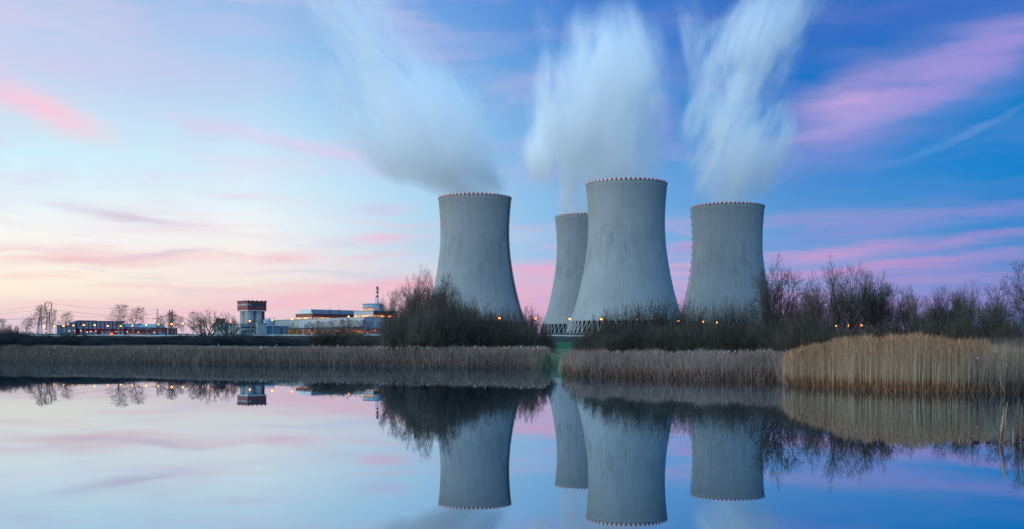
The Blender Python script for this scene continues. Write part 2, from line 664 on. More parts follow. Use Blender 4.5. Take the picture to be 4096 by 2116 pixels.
def build_water():
    mb = MB()
    mb.quad((-900, -6.5, 0), (900, -6.5, 0), (900, 330, 0), (-900, 330, 0))
    m, n = new_mat('still_water')
    pos = n.n.new('ShaderNodeNewGeometry').outputs['Position']
    h1 = n.noise(n.vmath('MULTIPLY', pos, (0.10, 0.35, 1)), 1.0, 2.0, 0.5)
    h2 = n.noise(n.vmath('MULTIPLY', pos, (0.9, 2.4, 1)), 1.0, 2.0, 0.5)
    h = n.math('ADD', h1, n.math('MULTIPLY', h2, 0.05))
    bm = n.n.new('ShaderNodeBump')
    bm.inputs['Strength'].default_value = 0.10
    bm.inputs['Distance'].default_value = 0.010
    n.put(bm.inputs['Height'], h)
    gl = n.n.new('ShaderNodeBsdfGlossy')
    gl.inputs['Color'].default_value = (0.75, 0.89, 1.0, 1)
    gl.inputs['Roughness'].default_value = 0.012
    n.put(gl.inputs['Normal'], bm.outputs[0])
    df = n.n.new('ShaderNodeBsdfDiffuse')
    df.inputs['Color'].default_value = (0.008, 0.020, 0.030, 1)
    lw = n.n.new('ShaderNodeLayerWeight')
    lw.inputs['Blend'].default_value = 0.5
    mx = n.n.new('ShaderNodeMixShader')
    n.put(mx.inputs[0], n.smooth(lw.outputs['Facing'], 0.70, 0.985, 0.52, 0.95, 'LINEAR'))
    n.l.new(df.outputs[0], mx.inputs[1])
    n.l.new(gl.outputs[0], mx.inputs[2])
    finish(n, mx.outputs[0])
    tag(mb.build('water', m), kind='structure')


build_water()

# ------------------------------------------------------------------ cooling towers
H_T = 155.0
# shell half widths, measured from the rim down to the foot
TOWER_PROF = [(58.8, 12.4), (56.4, 18.0), (53.8, 27.0), (50.7, 37.0), (47.6, 49.0), (45.3, 61.0), (43.2, 73.0), (41.4, 85.0), (40.3, 97.0), (39.6, 108.0),
              (39.5, 116.0), (39.8, 126.0), (40.5, 137.0), (41.3, 147.0), (41.9, 153.6)]


def mat_shell():
    m, n = new_mat('weathered_shell_concrete')
    tc = n.n.new('ShaderNodeTexCoord').outputs['Object']
    oi = n.n.new('ShaderNodeObjectInfo').outputs['Random']
    x, y, z = n.sep(tc)
    ang = n.math('ARCTAN2', y, x)
    off = n.math('MULTIPLY', oi, 37.0)
    a1 = n.math('MULTIPLY', ang, 88 / (2 * PI))
    cell = n.math('FLOOR', a1)
    rnd = n.n.new('ShaderNodeTexWhiteNoise')
    rnd.noise_dimensions = '1D'
    n.put(rnd.inputs['W'], n.math('ADD', cell, off))
    fr = n.math('ABSOLUTE', n.math('SUBTRACT', n.math('FRACT', a1), 0.5))
    rib = n.smooth(fr, 0.13, 0.03)                                        # dark joint at each meridian
    rib = n.math('MULTIPLY', rib, n.math('ADD', 0.05, n.math('MULTIPLY', rnd.outputs['Value'], 0.15)))
    lift = n.math('ABSOLUTE', n.math('SUBTRACT', n.math('FRACT', n.math('DIVIDE', z, 2.4)), 0.5))
    ring = n.math('MULTIPLY', n.smooth(lift, 0.18, 0.04), 0.10)
    # each cast lift and bay a touch lighter or darker
    cyl = n.comb(n.math('MULTIPLY', ang, 14.0), off, n.math('DIVIDE', z, 2.4))
    wn = n.n.new('ShaderNodeTexWhiteNoise')
    wn.noise_dimensions = '3D'
    n.put(wn.inputs['Vector'], n.comb(cell, n.math('FLOOR', n.math('DIVIDE', z, 2.4)), off))
    bay = n.math('MULTIPLY', n.math('SUBTRACT', wn.outputs['Value'], 0.5), 0.05)
    # rain streaks
    st = n.noise(n.comb(n.math('MULTIPLY', ang, 22.0), off, n.math('MULTIPLY', z, 0.018)), 1.0, 5.0, 0.65)
    st = n.smooth(st, 0.42, 0.76, 0.0, 0.13)
    # damp patches about the throat, with a shape of their own
    dp = n.noise(n.comb(n.math('MULTIPLY', ang, 5.0), off, n.math('MULTIPLY', z, 0.035)), 1.0, 4.0, 0.6, dist=0.6)
    dp = n.math('MULTIPLY', n.smooth(dp, 0.46, 0.68), n.smooth(n.math('ABSOLUTE', n.math('SUBTRACT', z, 88.0)), 42.0, 6.0))
    dp = n.math('MULTIPLY', dp, 0.17)
    top = n.smooth(n.math('ADD', z, n.math('MULTIPLY', st, 25.0)), 138.0, 152.0, 0.0, 0.10)
    big = n.noise(n.vmath('MULTIPLY', tc, (0.02, 0.02, 0.03)), 1.0, 3.0, 0.5)
    tot = n.math('ADD', n.math('ADD', rib, ring), n.math('ADD', st, n.math('ADD', dp, top)))
    k = n.math('SUBTRACT', 1.0, tot)
    k = n.math('ADD', k, bay)
    k = n.math('MULTIPLY', k, n.smooth(big, 0.3, 0.7, 0.90, 1.08, 'LINEAR'))
    col = n.mix(1.0, (0.315, 0.337, 0.348, 1), n.comb(k, k, k), 'MULTIPLY')
    finish(n, principled(n, col, 0.92, 0.15))
    return m


def mat_rim():
    m, n = new_mat('red_white_rim')
    tc = n.n.new('ShaderNodeTexCoord').outputs['Object']
    x, y, z = n.sep(tc)
    a = n.math('FRACT', n.math('MULTIPLY', n.math('ARCTAN2', y, x), 55 / (2 * PI)))
    k = n.math('GREATER_THAN', a, 0.5)
    col = n.mix(k, (0.33, 0.012, 0.028, 1), (0.66, 0.67, 0.68, 1))
    finish(n, principled(n, col, 0.7, 0.3))
    return m


M['shell'] = mat_shell()
M['rim'] = mat_rim()


def prof_r(z):
    zs = [p[1] for p in TOWER_PROF]
    rs = [p[0] for p in TOWER_PROF]
    return float(np.interp(z, zs, rs))


def smooth_profile(n):
    zs = np.array([p[1] for p in TOWER_PROF])
    rs = np.array([p[0] for p in TOWER_PROF])
    # smooth through the measured points with a cubic fit
    c = np.polyfit(zs, rs, 5)
    z = np.linspace(zs[0], zs[-1], n)
    return [(float(np.polyval(c, q)), float(q)) for q in z]


def build_tower(name, px, d, base, label, ladder=None):
    root = empty(name, (PX(px, d), d, base), 0, label, 'cooling tower', 'cooling towers of the power station')
    face = math.atan2(-d, -PX(px, d))         # bearing from the tower to the camera
    outer = smooth_profile(48)
    inner = [(r - (1.0 if i < 3 else 0.45), z) for i, (r, z) in enumerate(outer)]
    mb = MB()
    mb.lathe(outer + inner[::-1] + [outer[0]], 160)
    mb.build('shell', M['shell'], root, True)
    rt = outer[-1][0]
    mb = MB()
    mb.lathe([(rt - 0.7, 153.62), (rt + 0.45, 153.62), (rt + 0.45, 155.5), (rt - 0.7, 155.5), (rt - 0.7, 153.62)], 220)
    mb.build('rim_band', M['rim'], root)
    rb = outer[0][0]
    mb = MB()
    a = PI / 56
    foot = (rb + 4.2, 0, 0.6)
    for s in (-1, 1):
        top = ((rb - 0.4) * math.cos(a * 0.86), s * (rb - 0.4) * math.sin(a * 0.86), 12.5)
        mb.tube([(foot[0], s * 0.35, foot[2]), top], 0.55, 6)
    vme = mb.mesh('support_column')
    vme.materials.append(M['concrete'])
    for k in range(56):
        o = bpy.data.objects.new('support_column', vme)
        COL.objects.link(o)
        o.parent = root
        o.rotation_euler = (0, 0, 2 * PI * k / 56)
    mb = MB()
    mb.lathe([(rb - 4, -4), (rb - 4, 11.9), (0.1, 11.9)], 64)
    mb.build('fill_pack', M['fill'], root)
    mb = MB()
    mb.lathe([(rb + 3.2, -6), (rb + 6.2, -6), (rb + 6.2, 1.0), (rb + 3.2, 1.0)], 96)
    mb.build('basin_wall', M['dark_steel'], root)
    if ladder is not None:
        ang = face + R(ladder)
        mb = MB()
        zz = np.linspace(14, 154, 60)
        c, s = math.cos(ang), math.sin(ang)
        pr = dict()
        for side in (-0.45, 0.45):
            pts = []
            for z in zz:
                r = float(np.interp(z, [p[1] for p in outer], [p[0] for p in outer])) + 0.9
                pts.append((c * r - s * side, s * r + c * side, z))
            mb.tube(pts, 0.30, 5)
        for z in np.arange(15, 153, 1.2):
            r = float(np.interp(z, [p[1] for p in outer], [p[0] for p in outer])) + 0.9
            mb.tube([(c * r + s * 0.45, s * r - c * 0.45, z), (c * r - s * 0.45, s * r + c * 0.45, z)], 0.16, 4)
        lad = mb.build('ladder', M['dark_steel'], root)
        for z in list(np.arange(18, 152, 9.0)):
            r = float(np.interp(z, [p[1] for p in outer], [p[0] for p in outer]))
            mb = MB()
            mb.box(0.1, 2.6, -1.4, 1.4, 0, 0.4)
            for q in (-1.1, 1.1):
                mb.tube([(2.5, q, 0.2), (2.5, q, 1.3)], 0.08, 4)
            mb.tube([(2.5, -1.1, 1.3), (2.5, 1.1, 1.3)], 0.08, 4)
            o = mb.build('platform', M['dark_steel'], lad)
            o.location = (c * r, s * r, z)
            o.rotation_euler = (0, 0, ang)
    return root


TW = {
    'left': (474.9, 1266.0, 21.0), 'centre': (626.5, 1142.0, 18.6), 'right': (727.8, 1284.0, 13.3), 'far': (586.7, 1456.0, 22.4),
}
build_tower('cooling_tower', *TW['left'], 'grey concrete cooling tower standing alone, dark ladder down its right flank', 67)
build_tower('cooling_tower', *TW['centre'], 'tallest looking concrete cooling tower, overlapping a half hidden tower behind it')
build_tower('cooling_tower', *TW['right'], 'concrete cooling tower with a stepped ladder on its left outline, bare tree before its foot', -86)
build_tower('cooling_tower', *TW['far'], 'half hidden cooling tower peeking out from behind the nearest tower')


# ------------------------------------------------------------------ steam
def build_steam(pts, d, label, dens0, seed, y_scale=1.0, name='steam_plume', slant=0.0, edge=(1.0, -0.25)):
    """pts: (px, py, half width in px, density 0..1) from the rim upwards"""
    z = [PZ(p[1], d) for p in pts]
    cx = [PX(p[0], d) for p in pts]
    rr = [p[2] / F * d for p in pts]
    z0, z1 = z[0], z[-1]
    c0, c1 = min(cx) - 1, max(cx) + 1
    rm = max(rr) * 1.001
    tt = np.linspace(0, 1, 28)
    tz = [(q - z0) / (z1 - z0) for q in z]
    prof = []
    for t in tt:
        prof.append((float(np.interp(t, tz, cx)), float(np.interp(t, tz, rr)), z0 + t * (z1 - z0)))
    mb = MB()
    n = 20
    for (x, r, h) in prof:
        for k in range(n):
            a = 2 * PI * k / n
            mb.v.append((x + r * 1.02 * math.cos(a), r * 1.02 * y_scale * math.sin(a), h))
    for i in range(len(prof) - 1):
        for k in range(n):
            k2 = (k + 1) % n
            mb.face((i * n + k, i * n + k2, (i + 1) * n + k2, (i + 1) * n + k))
    mb.face(tuple(range(n))[::-1])
    mb.face(tuple((len(prof) - 1) * n + k for k in range(n)))
    m, w = new_mat('steam')
    tc = w.n.new('ShaderNodeTexCoord').outputs['Object']
    x, y, zc = w.sep(tc)
    t = w.math('DIVIDE', w.math('SUBTRACT', zc, z0), z1 - z0, clamp=True)
    ax = w.math('ADD', w.math('MULTIPLY', w.curve(t, [(a, (b - c0) / (c1 - c0)) for a, b in zip(tz, cx)]), c1 - c0), c0)
    rad = w.math('MULTIPLY', w.curve(t, [(a, b / rm) for a, b in zip(tz, rr)]), rm)
    dn = w.curve(t, [(a, p[3]) for a, p in zip(tz, pts)])
    qx = w.math('DIVIDE', w.math('SUBTRACT', x, ax), rad)
    qy = w.math('DIVIDE', y, w.math('MULTIPLY', rad, y_scale))
    dd = w.vmath('LENGTH', w.comb(qx, qy, 0.0))
    sk = w.comb(w.math('ADD', x, w.math('MULTIPLY', zc, slant)), y, zc)
    nv = w.vmath('ADD', w.vmath('MULTIPLY', sk, (0.017, 0.017, 0.0075)), (seed, seed * 2.7, seed * 0.7))
    nz = w.noise(nv, 1.0, 3.0, 0.55, dist=1.1)
    nf = w.noise(w.vmath('MULTIPLY', sk, (0.060, 0.060, 0.013)), 1.0, 3.0, 0.6, dist=0.6)
    # wide swings near the rim would tear the plume off, so the raggedness grows with height
    k = w.smooth(t, 0.0, 0.22, 0.6, 3.4)
    dd = w.math('ADD', dd, w.math('MULTIPLY', w.math('SUBTRACT', nz, 0.47), k))
    dd = w.math('ADD', dd, w.math('MULTIPLY', w.math('SUBTRACT', nf, 0.5), w.smooth(t, 0.02, 0.4, 0.3, 1.25)))
    body = w.smooth(dd, edge[0], edge[1])
    hull = w.smooth(w.vmath('LENGTH', w.comb(qx, qy, 0.0)), 1.0, 0.72)
    n2 = w.noise(w.vmath('ADD', w.vmath('MULTIPLY', sk, (0.030, 0.030, 0.0105)), (seed * 1.3, 4.0, seed)), 1.0, 4.0, 0.6, dist=0.8)
    tear = w.smooth(n2, 0.36, 0.64, 0.12, 1.55)
    tear = w.mix(w.smooth(t, 0.0, 0.12), (0.8, 0.8, 0.8, 1), tear)
    body = w.math('MULTIPLY', body, tear)
    den = w.math('MULTIPLY', w.math('MULTIPLY', body, hull), w.math('MULTIPLY', dn, dens0))
    vs = w.n.new('ShaderNodeVolumeScatter')
    vs.inputs['Color'].default_value = (0.965, 0.985, 1.0, 1)  # steam is white; the blue of the sky light is put into its tint
    vs.inputs['Anisotropy'].default_value = 0.0
    w.put(vs.inputs['Density'], den)
    finish(w, vs.outputs[0], True)
    m.cycles.volume_step_rate = 0.5
    o = mb.build(name, m, None, True)
    o.location = (0, d, 0)
    tag(o, label, 'steam', 'steam plumes above the cooling towers', 'stuff')
    return o


build_steam([(475, 199.5, 35, 0.6), (462, 188, 60, 0.8), (442, 172, 88, 0.9), (428, 150, 106, 0.9), (414, 122, 108, 0.9), (398, 92, 98, 0.8),
             (378, 62, 84, 0.65), (362, 30, 70, 0.55), (350, -14, 64, 0.5)], 1266, 'thin grey steam leaning away to the left from the lone tower', 0.072, 3.0, slant=0.55)
build_steam([(627, 186, 38.5, 0.5), (621, 172, 64, 0.8), (612, 150, 86, 0.95), (607, 128, 94, 1.0), (608, 100, 92, 1.0), (612, 72, 86, 0.95), (614, 48, 76, 0.75),
             (614, 26, 62, 0.35), (614, 2, 46, 0.06)], 1142, 'broadest white steam column above the nearest tower', 0.066, 11.0, slant=0.1)
build_steam([(586, 219, 30, 0.7), (580, 204, 40, 0.9), (575, 184, 50, 1.0), (574, 162, 58, 1.0), (579, 135, 62, 0.85), (584, 106, 60, 0.5)], 1456,
            'slim steam column rising from the half hidden tower', 0.11, 26.3, slant=0.1)
build_steam([(728, 208, 35, 0.5), (732, 194, 48, 0.7), (742, 172, 68, 0.9), (744, 146, 74, 0.95), (738, 120, 66, 0.9), (741, 92, 60, 0.85), (747, 64, 60, 0.85), (752, 40, 60, 0.7),
             (770, 16, 58, 0.45), (794, -14, 54, 0.3)], 1284, 'ragged white steam column above the tower with the stepped ladder', 0.066, 35.0, slant=-0.3)
build_steam([(724, 140, 20, 0.0), (716, 118, 26, 0.45), (708, 92, 30, 0.5), (701, 62, 32, 0.5), (695, 34, 32, 0.45), (690, 6, 30, 0.4), (688, -16, 28, 0.35)], 1300,
            'faint torn strand of steam between the two white columns', 0.040, 45.0, slant=0.15)
build_steam([(582, 120, 18, 0.0), (574, 98, 24, 0.4), (566, 72, 28, 0.5), (558, 46, 28, 0.45), (551, 22, 24, 0.3), (546, 0, 20, 0.05)], 1160,
            'faint strand of steam curling off the left edge of the broadest column', 0.040, 57.0, slant=0.3)

# ------------------------------------------------------------------ buildings far behind the bank
M['red_clad'] = mat_panel('red_cladding', (0.235, 0.062, 0.058), 1.1)
M['red_trim'] = mat_plain('red_trim', (0.26, 0.018, 0.035), 0.6, 0.1, 0.5)
M['white_clad'] = mat_panel('white_cladding', (0.46, 0.475, 0.485), 3.0, 0.6, 0.72)
M['blue_clad'] = mat_panel('blue_grey_cladding', (0.20, 0.29, 0.36), 2.2)
M['grey_roof'] = mat_plain('grey_roof', (0.20, 0.22, 0.24), 0.8)
M['glass_pale'] = mat_plain('pale_panel_glass', (0.20, 0.30, 0.38), 0.25, 0.22, 0.35, 0.5)
M['glass_dark'] = mat_plain('dark_glass', (0.035, 0.06, 0.085), 0.12, 0.3, 0.4, 0.6)
M['white'] = mat_plain('white_paint', (0.66, 0.67, 0.67), 0.6, 0.08)
M['lit_amber'] = mat_lit('windows_lit_amber', (1.0, 0.36, 0.08), 1.7, (0.40, 0.25, 0.18), (0.16, 0.16, 0.4), 0.40, 0.66)
M['lit_orange'] = mat_lit('windows_lit_orange', (1.0, 0.22, 0.03), 1.5, (0.24, 0.10, 0.07), (0.14, 0.14, 0.5), 0.46, 0.66)
M['lit_dim'] = mat_lit('windows_lit_dim', (1.0, 0.42, 0.22), 0.22, (0.30, 0.24, 0.24), (0.2, 0.2, 0.6), 0.40, 0.7)


def frame_from(pa, da, pb, db):
    """origin, heading and length of a wall foot seen from (pa, da) to (pb, db)"""
    a = Vector((PX(pa, da), da, 0))
    b = Vector((PX(pb, db), db, 0))
    v = b - a
    return a, math.atan2(v.y, v.x), v.length


def part(root, name, mat, boxes, label=None, parent=None):
    mb = MB()
    for b in boxes:
        mb.box(*b)
    o = mb.build(name, mat, parent or root)
    if label:
        o['label'] = label
    return o


# the red and pale blue workshop hall on the left
def red_hall():
    a, hd, ln = frame_from(76.0, 780, 178.0, 815)
    gz = 10.0
    root = empty('factory_hall', (a.x, a.y, gz), hd, 'long two storey hall with pale blue panels between red strips, under two tall bare birches', 'factory hall')
    top = PZ(321.2, 780) - gz
    L1 = ln * 0.465
    part(root, 'wall', M['red_trim'], [(0, L1, 0, 14, 0, top)])
    part(root, 'roof', M['grey_roof'], [(-0.2, L1 + 0.2, -0.3, 14.2, top + 0.003, top + 0.4), (2, L1 * 0.45, 4, 10, top + 0.403, top + 0.8)])
    n = 12
    w = L1 / n
    for k in range(n):
        for (z0, z1) in ((0.6, top * 0.44), (top * 0.57, top - 0.3)):
            if (k == 0 and z0 < 1) or (k == 5 and z0 < 1):
                continue
            x0 = k * w + (0.35 if k != 1 else 1.0)
            part(root, 'window', M['glass_pale'], [(x0, (k + 1) * w - 0.35, -0.12, 0.03, z0, z1)])
    part(root, 'chimney', M['steel'], [(2.6, 4.0, -1.2, -0.15, 0, top * 0.78)])
    # lower section to the right under a sloping blue roof
    t2 = top - 1.5
    part(root, 'annex_wall', M['red_clad'], [(L1 + 0.02, ln - 6, 1.0, 18, 0, t2 - 2.4)], 'dark red lower wing')
    mb = MB()
    b = 0
    x0, x1 = L1 + 0.22, ln - 9
    mb.v += [(x0, 0.6, t2 - 2.396), (x1, 0.6, t2 - 2.396), (x1, 8, t2 + 0.2), (x0, 8, t2 + 0.2), (x0, 18.2, t2 - 2.396), (x1, 18.2, t2 - 2.396)]
    mb.f += [(0, 1, 2, 3), (3, 2, 5, 4), (0, 3, 4), (1, 5, 2), (0, 4, 5, 1)]
    mb.m += [0] * 5
    mb.build('annex_roof', M['blue_clad'], root)['label'] = 'sloping blue metal roof'
    for k in range(4):
        x = L1 + 1.4 + k * 4.4
        part(root, 'window', M['lit_dim'], [(x, x + 4.1, 0.80, 0.997, 1.6, 3.9)], 'long dusty pinkish window band')
    part(root, 'window', M['glass_pale'], [(L1 + 1.5, L1 + 19, 0.82, 0.997, t2 - 3.5, t2 - 2.9)], 'narrow upper window band')
    part(root, 'porch', M['glass_pale'], [(L1 + 19.5, L1 + 28, -3, 0.97, 0, 4.6)], 'pale blue painted lean-to')
    part(root, 'porch_roof', M['steel'], [(L1 + 19.3, L1 + 28.2, -3.2, 0.98, 4.604, 4.8)])
    part(root, 'end_block', M['red_clad'], [(ln - 5.98, ln, 2, 16, 0, t2 - 2.7)])
    part(root, 'sign', M['white'], [(L1 - 1.6, L1 - 0.5, -0.2, -0.003, top - 2.2, top - 0.5)])
    return root


red_hall()


def striped_wing():
    a, hd, ln = frame_from(56.6, 774, 75.7, 778)
    gz = 10.0
    root = empty('storage_wing', (a.x, a.y, gz), hd, 'low stepped wing of narrow grey panels at the left end of the red hall', 'factory wing')
    t1, t2 = PZ(325.6, 775) - gz, PZ(323.2, 780) - gz
    s = ln * 0.64
    part(root, 'wall', M['blue_clad'], [(0, s, 0, 7, 0, t1)])
    part(root, 'upper_wall', M['blue_clad'], [(s + 0.01, ln - 0.1, -0.3, 7, 0, t2)])
    part(root, 'cornice', M['concrete'], [(s - 0.1, ln - 0.08, -0.6, 7.2, t2 + 0.003, t2 + 1.0)])
    part(root, 'roof', M['grey_roof'], [(-0.2, s - 0.12, -0.3, 7.1, t1 + 0.003, t1 + 0.3)])
    for k in range(7):
        x = (k + 1) * s / 8
        part(root, 'panel_strip', M['red_trim'] if k == 5 else M['dark_steel'], [(x - 0.14, x + 0.14, -0.10, -0.003, 0, t1 - 0.1)])
    for k in range(4):
        x = s + (k + 0.6) * (ln - s) / 4
        part(root, 'panel_strip', M['red_trim'] if k > 1 else M['dark_steel'], [(x - 0.14, x + 0.14, -0.42, -0.303, 0, t2 - 0.1)])


striped_wing()


def silo_tower():
    d = 700.0
    gz = 12.0
    c = Vector((PX(247.7, d), d, gz))
    yaw = R(42.5)
    root = empty('silo_tower', tuple(c), yaw, 'red boxed head house carried on grey round concrete silos', 'silo tower')
    S = 13.4
    z0, z1 = PZ(310.9, d) - gz, PZ(301.3, d) - gz
    hd = part(root, 'head_house', M['red_clad'], [(0, S, 0, S, z0 + 0.5, z1)])
    part(root, 'head_floor', M['white'], [(-0.15, S + 0.15, -0.15, S + 0.15, z0, z0 + 0.496)], parent=hd)
    part(root, 'head_roof', M['dark_steel'], [(-0.5, S + 0.5, -0.5, S + 0.5, z1 + 0.003, z1 + 0.35)] +
         [(x, x + 0.9, -0.3, 0.6, z1 + 0.353, z1 + 0.8) for x in (0.2, 3.0, 6.4, 9.6, 12.2)] + [(-0.3, 0.6, y, y + 0.8, z1 + 0.353, z1 + 0.75) for y in (3, 7, 11)], parent=hd)
    wz0, wz1 = z0 + (z1 - z0) * 0.58, z0 + (z1 - z0) * 0.75
    for k in range(10):
        x = 0.5 + k * 1.26
        part(root, 'window', M['blue_clad'] if k < 2 else M['glass_dark'], [(x, x + 1.06, -0.12, -0.003, wz0, wz1)], parent=hd)
    for k in range(3):
        y = 0.7 + k * 4.2
        part(root, 'window', M['concrete'], [(-0.12, -0.003, y, y + 3.6, wz0, wz1)], 'pale greyish window', parent=hd)
    r = 2.85
    for (x, y) in ((3.1, 3.1), (8.9, 3.1), (3.1, 9.9), (8.9, 9.9)):
        mb = MB()
        mb.lathe([(r, 0), (r, z0 - 0.003)], 40, cx=x, cy=y)
        mb.build('silo', M['concrete'], root, True)
    part(root, 'stair_shaft', M['red_clad'], [(11.9, 13.0, 1.5, 8.5, 0, z0 - 0.004)])
    part(root, 'core', M['dark_steel'], [(4.2, 11.5, 5.2, 8.0, 0, z0 - 0.005)])
    return root


silo_tower()


def base_works():
    a, hd, ln = frame_from(242.0, 640, 266.8, 650)
    gz = 10.5
    root = empty('works_building', (a.x, a.y, gz), hd, 'low pale blue white works building at the foot of the silos', 'works building')
    t = PZ(323.4, 645) - gz
    part(root, 'wall', M['white_clad'], [(0, ln * 0.58, 2, 20, 0, t * 0.92), (ln * 0.62, ln, 0, 20, 0, t)])
    part(root, 'link_wall', M['blue_clad'], [(ln * 0.582, ln * 0.618, 3, 18, 0, t * 0.8)])
    part(root, 'roof', M['grey_roof'], [(-0.2, ln * 0.585, 1.8, 20.2, t * 0.92 + 0.003, t * 0.92 + 0.4), (ln * 0.615, ln + 0.2, -0.2, 20.2, t + 0.003, t + 0.3)])
    for z in (0.25, 0.62):
        part(root, 'window', M['glass_dark'], [(0.6, ln * 0.56, 1.86, 1.997, t * z, t * z + 0.9)])
    part(root, 'gutter', M['steel'], [(0.1, ln * 0.57, 1.7, 1.995, t * 0.5, t * 0.53)])

    a, hd, ln = frame_from(267.2, 655, 288.5, 668)
    root = empty('pump_house', (a.x, a.y, gz), hd, 'dark blue flat pump house with one deep blue door right of the silos', 'pump house')
    t = PZ(326.2, 660) - gz
    part(root, 'wall', M['blue_clad'], [(0, ln, 0, 12, 0, t)])
    part(root, 'roof', M['white'], [(-0.2, ln + 0.2, -0.4, 12.2, t + 0.003, t + 0.5)])
    part(root, 'door', M['glass_dark'], [(ln * 0.62, ln * 0.72, -0.1, -0.003, 0, t * 0.8)])
    for k in (0.12, 0.32, 0.5, 0.86):
        part(root, 'window', M['glass_pale'], [(ln * k, ln * k + 0.9, -0.08, -0.003, t * 0.3, t * 0.75)])

    # tank next to the silos
    d = 690.0
    root = empty('storage_tank', (PX(262.6 + 6.6, d), d, gz), 0, 'blue grey tank half hidden behind the stair shaft of the silo tower', 'storage tank')
    zt = PZ(319.6, d) - gz
    mb = MB()
    mb.lathe([(3.6, 0), (3.6, zt - 0.6), (3.2, zt), (0.01, zt + 0.5)], 28)
    mb.build('shell', M['blue_clad'], root, True)
    mb = MB()
    for k in range(14):
        an = 2 * PI * k / 14
        mb.tube([(3.5 * math.cos(an), 3.5 * math.sin(an), zt - 0.5), (3.5 * math.cos(an), 3.5 * math.sin(an), zt + 1.0)], 0.05, 4)
    mb.lathe([(3.45, zt + 0.95), (3.55, zt + 0.95), (3.55, zt + 1.05), (3.45, zt + 1.05), (3.45, zt + 0.95)], 28)
    mb.build('railing', M['dark_steel'], root)


base_works()


def white_hall():
    a, hd, ln = frame_from(268.5, 722, 363.7, 647)
    gz = 8.0
    root = empty('machine_hall', (a.x, a.y, gz), hd, 'long white hall coming forward, orange lit strip of windows behind birches', 'machine hall')
    top = PZ(317.6, 647) - gz
    dep = 34.0
    part(root, 'wall', M['white_clad'], [(0, ln, 0, dep, 0, top)])
    part(root, 'roof_edge', M['steel'], [(-0.15, ln + 0.15, -0.15, dep + 0.1, top + 0.003, top + 0.4)])
    part(root, 'ledge', M['dark_steel'], [(0.0, ln - 0.1, -0.7, -0.003, top - 5.6, top - 5.2)])
    n = 9
    w = ln / n
    for k in range(n):
        part(root, 'window', M['lit_orange'], [(k * w + 0.25, (k + 1) * w - 0.25, -0.18, -0.003, 3.9, 6.6)])
    for k in range(3):
        y = 2 + k * 10.5
        part(root, 'window', M['lit_orange'], [(ln + 0.003, ln + 0.18, y, y + 9.5, 3.9, 6.6)])
    for k in range(11):
        x = (k + 0.4) * ln / 11
        part(root, 'pipe_support', M['steel'], [(x - 0.09, x + 0.09, -1.6, -1.42, 0, top - 6.0)])
    mb = MB()
    mb.tube([(0, -1.5, top - 5.9), (ln, -1.5, top - 5.9)], 0.22, 6)
    mb.build('pipe', M['dark_steel'], root)


white_hall()


def corner_block(name, label, cat, pc, dc, yaw, lr, ll, gz, ztop, mr, ml, bands, roof=None):
    """block whose nearest upright edge is seen at (pc, dc); right face along yaw, left face at a right angle to it"""
    root = empty(name, (PX(pc, dc), dc, gz), yaw, label, cat)
    h = ztop - gz
    z = bands[0]
    part(root, 'wall', mr, [(0, lr, 0.0, ll, 0, h)])
    part(root, 'gable_wall', ml, [(-0.06, -0.003, 0.02, ll, 0, h)])
    part(root, 'roof', M['steel'], [(-0.3, lr + 0.3, -0.3, ll + 0.3, h + 0.003, h + 0.5)])
    return root, h


def turbine_hall():
    d = 800.0
    gz = 12.0
    yaw = math.atan2(0.66, 0.75)
    zt = PZ(313.6, d)
    root, h = corner_block('turbine_hall', 'dark red turbine hall with amber windows above the white hall', 'turbine hall', 312.7, d, yaw, 42.0, 24.0, gz, zt,
                           M['red_clad'], M['red_clad'], [(0, 1)])
    z0 = PZ(319.5, d) - gz
    z1 = PZ(317.0, d) - gz
    for k in range(3):
        part(root, 'window', M['lit_amber'], [(-0.20, -0.063, 1.0 + k * 7.6, 8.0 + k * 7.6, z0 - 0.5, z1)])
    for k in range(6):
        part(root, 'window', M['lit_amber'], [(0.6 + k * 7.0, 6.9 + k * 7.0, -0.15, -0.003, z0 - 0.5, z1 - 0.2 * k)])
    ro = part(root, 'clerestory', M['blue_clad'], [(1.2, 42, 3, 20, h + 0.503, h + 3.2)], 'blue grey glazed lantern roof')
    part(root, 'clerestory_end', M['white'], [(0.2, 1.19, 3, 20, h + 0.504, h + 3.0)], parent=ro)
    for x in (16.0, 24.0):
        part(root, 'vent_pipe', M['dark_steel'], [(x, x + 0.3, 2.0, 2.3, h + 0.503, h + 4.2)], parent=ro)


turbine_hall()


